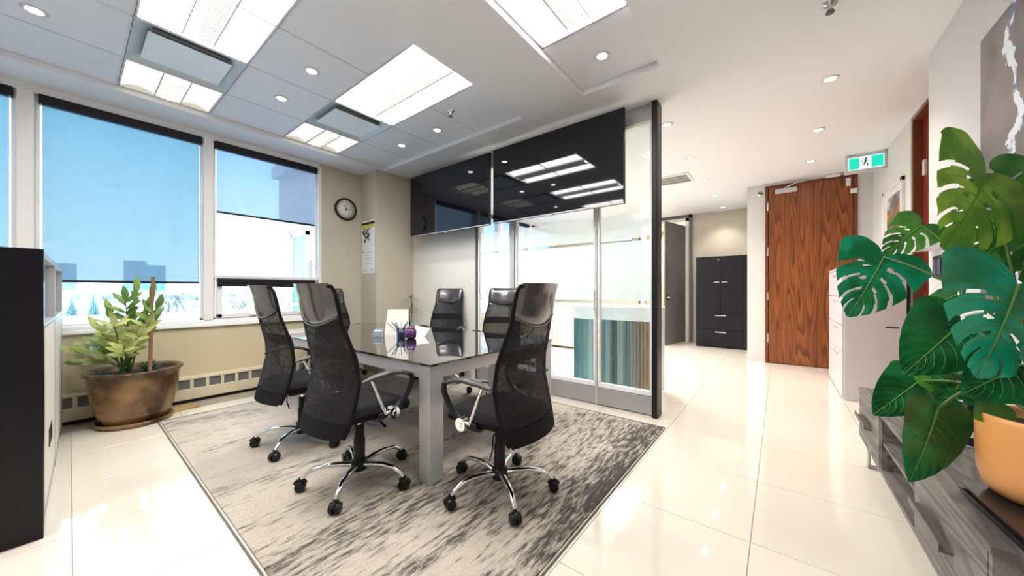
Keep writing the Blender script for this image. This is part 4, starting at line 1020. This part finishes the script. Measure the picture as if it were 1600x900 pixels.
def frond(parent, base, tip, n, Lf, w, mat, seed, arch=.08):
    r = random.Random(seed); base = Vector(base); tip = Vector(tip); loc = parent.location
    mb = MB(); pts = []
    ax = (tip - base).normalized()
    for i in range(11):
        k = i / 10; pts.append(base.lerp(tip, k) + Vector((0, 0, arch * math.sin(PI * k))))
    for i in range(n):
        k = .42 + .58 * (i + .5) / n; p = base.lerp(tip, k) + Vector((0, 0, arch * math.sin(PI * k)))
        side = ax.cross(Vector((0, 0, 1))) if abs(ax.z) < .95 else Vector((1, 0, 0)); side.normalize()
        d = (side * (1 if i % 2 else -1) * r.uniform(.6, 1.1) + ax * r.uniform(.5, 1.1) + Vector((r.uniform(-.3, .3), r.uniform(-.3, .3), r.uniform(-.1, .5)))).normalized()
        leaflet(mb, p - loc, p + d * Lf * r.uniform(.7, 1.1) - loc, w * r.uniform(.7, 1.1), Vector((1, r.uniform(-.5, .5), .8)))
    leaflet(mb, tip - loc, tip + ax * Lf - loc, w)
    fo = mb.build('frond', mat, parent)
    MB().tube([p - loc for p in pts], [lerp(.008, .003, i / 10) for i in range(11)], 7).build('stalk', m_stem, fo)
B0 = Vector((BXp - .02, BYp - .06, .46))
for i, (px, mt_, n_) in enumerate((((122, 552, 2.95), m_pl, 7), ((128, 570, 3.1), m_pl, 7), ((152, 515, 3.0), m_pl, 8), ((172, 490, 3.05), m_pg, 9), ((196, 470, 3.0), m_pg, 9), ((178, 508, 2.9), m_pl, 9),
                                    ((212, 455, 3.1), m_pg, 9), ((236, 462, 3.15), m_pg, 8), ((205, 520, 3.25), m_pl, 8), ((218, 525, 2.95), m_pl, 7), ((160, 535, 3.2), m_pg, 7), ((245, 480, 3.0), m_pg, 7), ((225, 495, 3.2), m_pg, 7), ((192, 548, 2.85), m_pl, 6), ((140, 545, 3.15), m_pl, 8), ((166, 528, 2.95), m_pl, 8), ((186, 520, 3.1), m_pl, 8), ((205, 500, 3.1), m_pg, 8), ((230, 510, 3.0), m_pl, 6))):
    frond(t, B0 + Vector((.03 * math.cos(i * 2), .03 * math.sin(i * 2), 0)), at(*px), n_ + 2, .135, .024, mt_, i, arch=.05 if px[1] > 500 else .02)
MB().cyl(tuple(at(234, 585, 3.05) - t.location), tuple(at(239, 432, 3.05) - t.location), .014, .012, n=8).build('stake', M('stake_wood', (.20, .10, .05), .8, var=.2, scale=20), t)
ms = M('aloe_green', (.012, .06, .02), .4)
ac = at(233, 580, 3.15); rn = random.Random(5)
for i in range(20):
    a = i * 2.39996; el = lerp(.15, 1.35, i / 19); L_ = .12
    d_ = Vector((math.cos(a) * math.cos(el), math.sin(a) * math.cos(el), math.sin(el)))
    mb = MB(); mb.tube([ac - t.location, ac + d_ * L_ * .5 - t.location + Vector((0, 0, .004)), ac + d_ * L_ - t.location], [.013, .010, .001], 6, flat=.5).build('aloe_leaf', ms, t)

# ---- slim dracaena in the corner behind the chairs
t = thing('corner_dracaena', (-4.525, 3.255, 0), 0, 'thin spiky-leaved plant in the corner behind the far-side chair', 'plant')
MB().lathe([(.09, 0), (.11, .01), (.13, .28), (.12, .29), (.11, .26), (1e-4, .25)], n=28).build('pot', m_white, t)
MB().tube([(0, 0, .25), (.01, .01, .7), (.02, 0, 1.08)], [.012, .01, .007], 8).build('stem', M('cane', (.25, .2, .12), .7), t)
mdr = leaf_mat('dracaena_leaf', (.14, .17, .05), (.28, .28, .12), .5); rn = random.Random(2)
for i in range(30):
    a = i * 2.4; z0 = 1.08 - (i % 6) * .045 if i > 8 else 1.08; el = rn.uniform(.0, 1.2); L_ = rn.uniform(.14, .25)
    pts = []
    for k in range(7):
        q = k / 6; pts.append((.02 + math.cos(a) * L_ * q * math.cos(el), math.sin(a) * L_ * q * math.cos(el), z0 + math.sin(el) * L_ * q - .22 * q * q * (1.3 - el * .6)))
    MB().tube(pts, [.002, .006, .006, .005, .004, .003, .001], 5, flat=.25).build('leaf', mdr, t)

# ---- striped low screen behind the partition
t = thing('striped_panel', (-1.62, 4.08, 0), 0, 'low teal and grey vertically striped counter right behind the glass partition', 'counter')
cols = [(.10, .22, .24), (.14, .27, .29), (.20, .33, .35), (.34, .44, .46), (.10, .17, .19), (.13, .22, .24), (.24, .33, .35), (.09, .13, .14), (.30, .36, .36), (.15, .22, .24), (.24, .28, .28), (.26, .22, .18), (.32, .24, .17), (.16, .10, .06)]
n_ = 28; W_ = 1.06
for i in range(n_):
    x0 = -W_ / 2 + W_ * i / n_
    c_ = tuple(min(.8, q * 1.7) for q in cols[int(i * len(cols) / n_)])
    y_ = -.05 * math.sin(PI * (i + .5) / n_)
    MB().prism([(x0, y_ + .02), (x0 + W_ / n_ * .5, y_ - .004), (x0 + W_ / n_, y_ + .02), (x0 + W_ / n_, y_ + .05), (x0, y_ + .05)], .02, 1.0).build('slat', M('stripe_%d' % (int(i * len(cols) / n_)), c_, .35) if 'stripe_%d' % (int(i * len(cols) / n_)) not in bpy.data.materials else bpy.data.materials['stripe_%d' % (int(i * len(cols) / n_))], t)
BX('counter_top', m_white, -.54, .54, -.05, .30, 1.0, 1.015, t, bevel=.003); BX('counter_body', m_filegrey, -.53, .53, .05, .29, .02, 1.0, t)
# ---- low white sideboard with books behind the glass
t = thing('white_sideboard', (-3.2, 6.4, 0), 0, 'low white cupboard standing in the room behind the glass partition', 'cabinet')
BX('carcass', m_white, -1.1, 1.1, .02, .5, .04, .78, t, bevel=.004); BX('worktop', m_trimw, -1.12, 1.12, -.01, .52, .78, .81, t, bevel=.003)
for i in range(4): dr = BX('door', m_white, -1.09 + i * .547, -1.09 + i * .547 + .54, 0, .02, .06, .77, t, bevel=.003); MB().cyl((-1.09 + i * .547 + .48, 0, .6), (-1.09 + i * .547 + .48, -.02, .6), .008, n=8).build('knob', m_steel, dr)
t = thing('storeroom_shelf', (-2.05, 10.85, 0), 0, 'wall shelf with white boxes in the lit room behind the grey door', 'shelf')
for z in (.8, 1.25, 1.7, 2.15): BX('shelf_board', m_jambo, -.6, .6, 0, .15, z, z + .03, t)
BX('back_panel', m_tan, -.6, .6, .13, .15, .7, 2.3, t)

# ================================================================== OUTSIDE
m_snow = M('snow', (.80, .84, .90), .8, var=.06, scale=.05)
g = MB().add([(-4000, -4000, -9), (-7.0, -4000, -9), (-7.0, 4000, -9), (-4000, 4000, -9)], [(0, 1, 2, 3)]).build('snow_ground', m_snow); g['kind'] = 'structure'
m_brick, tt, bb = new_mat('brick_wall')
tb = tt.nodes.new('ShaderNodeTexBrick'); tcb = tt.nodes.new('ShaderNodeTexCoord'); mpb = tt.nodes.new('ShaderNodeMapping'); mpb.inputs['Rotation'].default_value = (PI / 2, 0, 0)
tb.inputs['Color1'].default_value = (.42, .26, .20, 1); tb.inputs['Color2'].default_value = (.34, .20, .16, 1); tb.inputs['Mortar'].default_value = (.5, .46, .42, 1); tb.inputs['Scale'].default_value = 4
tt.links.new(tcb.outputs['Object'], mpb.inputs[0]); tt.links.new(mpb.outputs[0], tb.inputs[0]); tt.links.new(tb.outputs[0], bb.inputs['Base Color']); bb.inputs['Roughness'].default_value = .9
m_bluewin = M('wing_window', (.10, .26, .34), .08)
t = thing('brick_wing', (-7.3, 2.95, -9), 0, 'brick wing of the building outside the window nearest the clock', 'building')
BX('wall', m_brick, -1.75, 1.75, 0, .78, 0, 12.75, t); BX('parapet', M('stone_cap', (.40, .38, .36), .8), -1.85, 1.85, -.12, .85, 12.75, 13.0, t)
for fl_ in range(3):
    z0 = 1.4 + fl_ * 3.6
    for x0 in (-.9, .25):
        wf_ = MB().box(x0, x0 + .8, -.06, .0, z0, z0 + .08).box(x0, x0 + .8, -.06, .0, z0 + 2.72, z0 + 2.8).box(x0, x0 + .06, -.06, 0, z0, z0 + 2.8).box(x0 + .74, x0 + .8, -.06, 0, z0, z0 + 2.8).box(x0 + .06, x0 + .74, -.05, 0, z0 + 1.3, z0 + 1.36).build('window', m_trimw, t)
        BX('pane', m_bluewin, x0 + .05, x0 + .75, -.035, -.02, z0 + .05, z0 + 2.75, wf_)
t = thing('snowy_roof', (-58, -8, -9), 0, 'flat snow-covered roof just below the windows', 'building')
BX('walls', m_brick, -17, 17, -60, 50, 0, 6.3, t); BX('roof_snow', m_snow, -17.3, 17.3, -60.3, 50.3, 6.3, 6.9, t, bevel=.2)
m_house = M('house_wall', (.55, .48, .44), .9)
hs = [(-150, 10, 9, 7), (-140, -22, 10, 7), (-170, 40, 12, 8), (-190, -5, 10, 8), (-160, 62, 10, 7), (-200, 88, 12, 8), (-230, 20, 14, 9), (-220, -55, 12, 8)]
hl = ['small snow-roofed house among the trees beyond the flat roof']
for i, (x, y, w_, h_) in enumerate(hs):
    t = thing('snowy_house', (x, y, -9), .3 * i, hl[0], 'house', 'snow-roofed houses in the distance')
    BX('walls', m_house, -w_ / 2, w_ / 2, -w_ * .7, w_ * .7, 0, h_ * .62, t)
    a = w_ / 2 + .6; b = w_ * .7 + .6; z = h_ * .62
    MB().add([(-a, -b, z), (a, -b, z), (0, -b, h_), (-a, b, z), (a, b, z), (0, b, h_)], [(0, 1, 2), (5, 4, 3), (0, 2, 5, 3), (2, 1, 4, 5), (1, 0, 3, 4)]).build('roof', m_snow, t)
m_tower = M('tower_glass', (.10, .24, .34), .3); m_tower2 = M('tower_grey', (.25, .33, .42), .5)
for (u0, u1, vt, lab) in ((193, 211, 407, 'wider blue-grey tower block on the skyline'), (219, 239, 414, 'shorter teal tower block right of the wider one on the skyline'), (84, 100, 411, 'grey tower block on the skyline at the left beside the divider'), (40, 54, 420, 'low tower block hidden behind the divider')):
    p0, p1 = at(u0, 455, 850), at(u1, 455, 850); ctr = (p0 + p1) / 2; hw_ = (p1 - p0).length / 2
    top = 1.2 + 850 * (455 - vt) / 538
    t = thing('tower_block', (ctr.x, ctr.y, -9), YAW, lab, 'building')
    BX('tower_shaft', m_tower2 if u0 != 219 else m_tower, -hw_, hw_, 0, hw_ * 2, 0, top + 9, t)
    for k in range(2): BX('glass_strip', m_tower, -hw_ + hw_ * (.2 + k), -hw_ + hw_ * (.8 + k), -.6, 0, 4, top + 5, t)
# distant wood along the horizon
mb = MB(); r = random.Random(8)
for i in range(200):
    u = r.uniform(-60, 520); d_ = r.uniform(380, 620); p = at(u, 455, d_); h = r.uniform(7, 13); w_ = r.uniform(5, 14)
    mb.add([(p.x + w_ * math.cos(a) * f, p.y + w_ * math.sin(a) * f, -9 + h * z) for z, f in ((0, .8), (.5, 1), (1, .45)) for a in [PI / 3 * k for k in range(6)]],
           [(j * 6 + k, j * 6 + (k + 1) % 6, j * 6 + 6 + (k + 1) % 6, j * 6 + 6 + k) for j in range(2) for k in range(6)] + [tuple(range(12, 18))])
tag(mb.build('distant_woods', M('winter_wood', (.36, .36, .40), .95, var=.3, scale=.1)), 'hazy grey line of winter trees along the horizon', 'trees', kind='stuff')
m_spr = M('spruce', (.16, .26, .27), .9, var=.3, scale=2); m_bark = M('bark', (.14, .11, .10), .9)
def spruce(u, d_, h, lab):
    p = at(u, 455, d_); t = thing('spruce_tree', (p.x, p.y, -9), 0, lab, 'tree', None)
    MB().cyl((0, 0, 0), (0, 0, h), .25, .04, n=8).build('trunk', m_bark, t)
    r = random.Random(int(u)); mb = MB()
    for i in range(26):
        z = h * (.08 + .9 * i / 26); R_ = (1 - i / 27) * h * .24 + .1
        nb = 14
        for k in range(nb):
            a = 2 * PI * (k + r.random()) / nb; L_ = R_ * r.uniform(.75, 1.15); w_ = L_ * .16 + .08
            c_, s_n = math.cos(a), math.sin(a); dz = -L_ * .25
            mb.add([(0, 0, z + .15), (c_ * L_ * .6 - s_n * w_, s_n * L_ * .6 + c_ * w_, z + dz * .5), (c_ * L_, s_n * L_, z + dz), (c_ * L_ * .6 + s_n * w_, s_n * L_ * .6 - c_ * w_, z + dz * .5), (c_ * L_ * .5, s_n * L_ * .5, z + .14)],
                   [(0, 1, 4), (0, 4, 3), (4, 1, 2), (4, 2, 3)])
    mb.build('branches', m_spr, t)['kind'] = 'stuff'
spruce(146, 82, 9.9, 'blue-green spruce outside, behind the planter\'s shrub')
spruce(112, 98, 8.6, 'smaller spruce outside, beside the blue-green one at the left')
spruce(352, 170, 9.0, 'far spruce outside the window with the dark rolled blind')
def bare_tree(u, d_, h, seed, lab):
    p = at(u, 455, d_); t = thing('bare_tree', (p.x, p.y, -9), 0, lab, 'tree', 'bare winter trees outside')
    r = random.Random(seed); mb = MB()
    def br(p0, dr, L_, rad, dep):
        p1 = p0 + dr * L_
        mb.tube([p0, (p0 + p1) / 2 + Vector((r.uniform(-.1, .1), r.uniform(-.1, .1), 0)) * L_ * .4, p1], [rad, rad * .8, rad * .6], 4 if dep < 3 else 5, caps=False)
        if dep == 0: return
        for k in range(3):
            d2 = (dr + Vector((r.uniform(-1, 1), r.uniform(-1, 1), r.uniform(-.2, .7))) * .65).normalized()
            br(p1, d2, L_ * r.uniform(.62, .82), rad * .6, dep - 1)
    br(Vector((0, 0, 0)), Vector((0, 0, 1)), h * .32, .22, 5)
    mb.build('branches', m_bark, t)
for i, (u, d_, h) in enumerate(((272, 70, 9.5), (290, 95, 10), (250, 130, 10), (365, 80, 9.5), (420, 90, 10), (180, 110, 9), (460, 110, 9.5))):
    bare_tree(u, d_, h, i, 'bare leafless winter tree beyond the snowy flat roof')
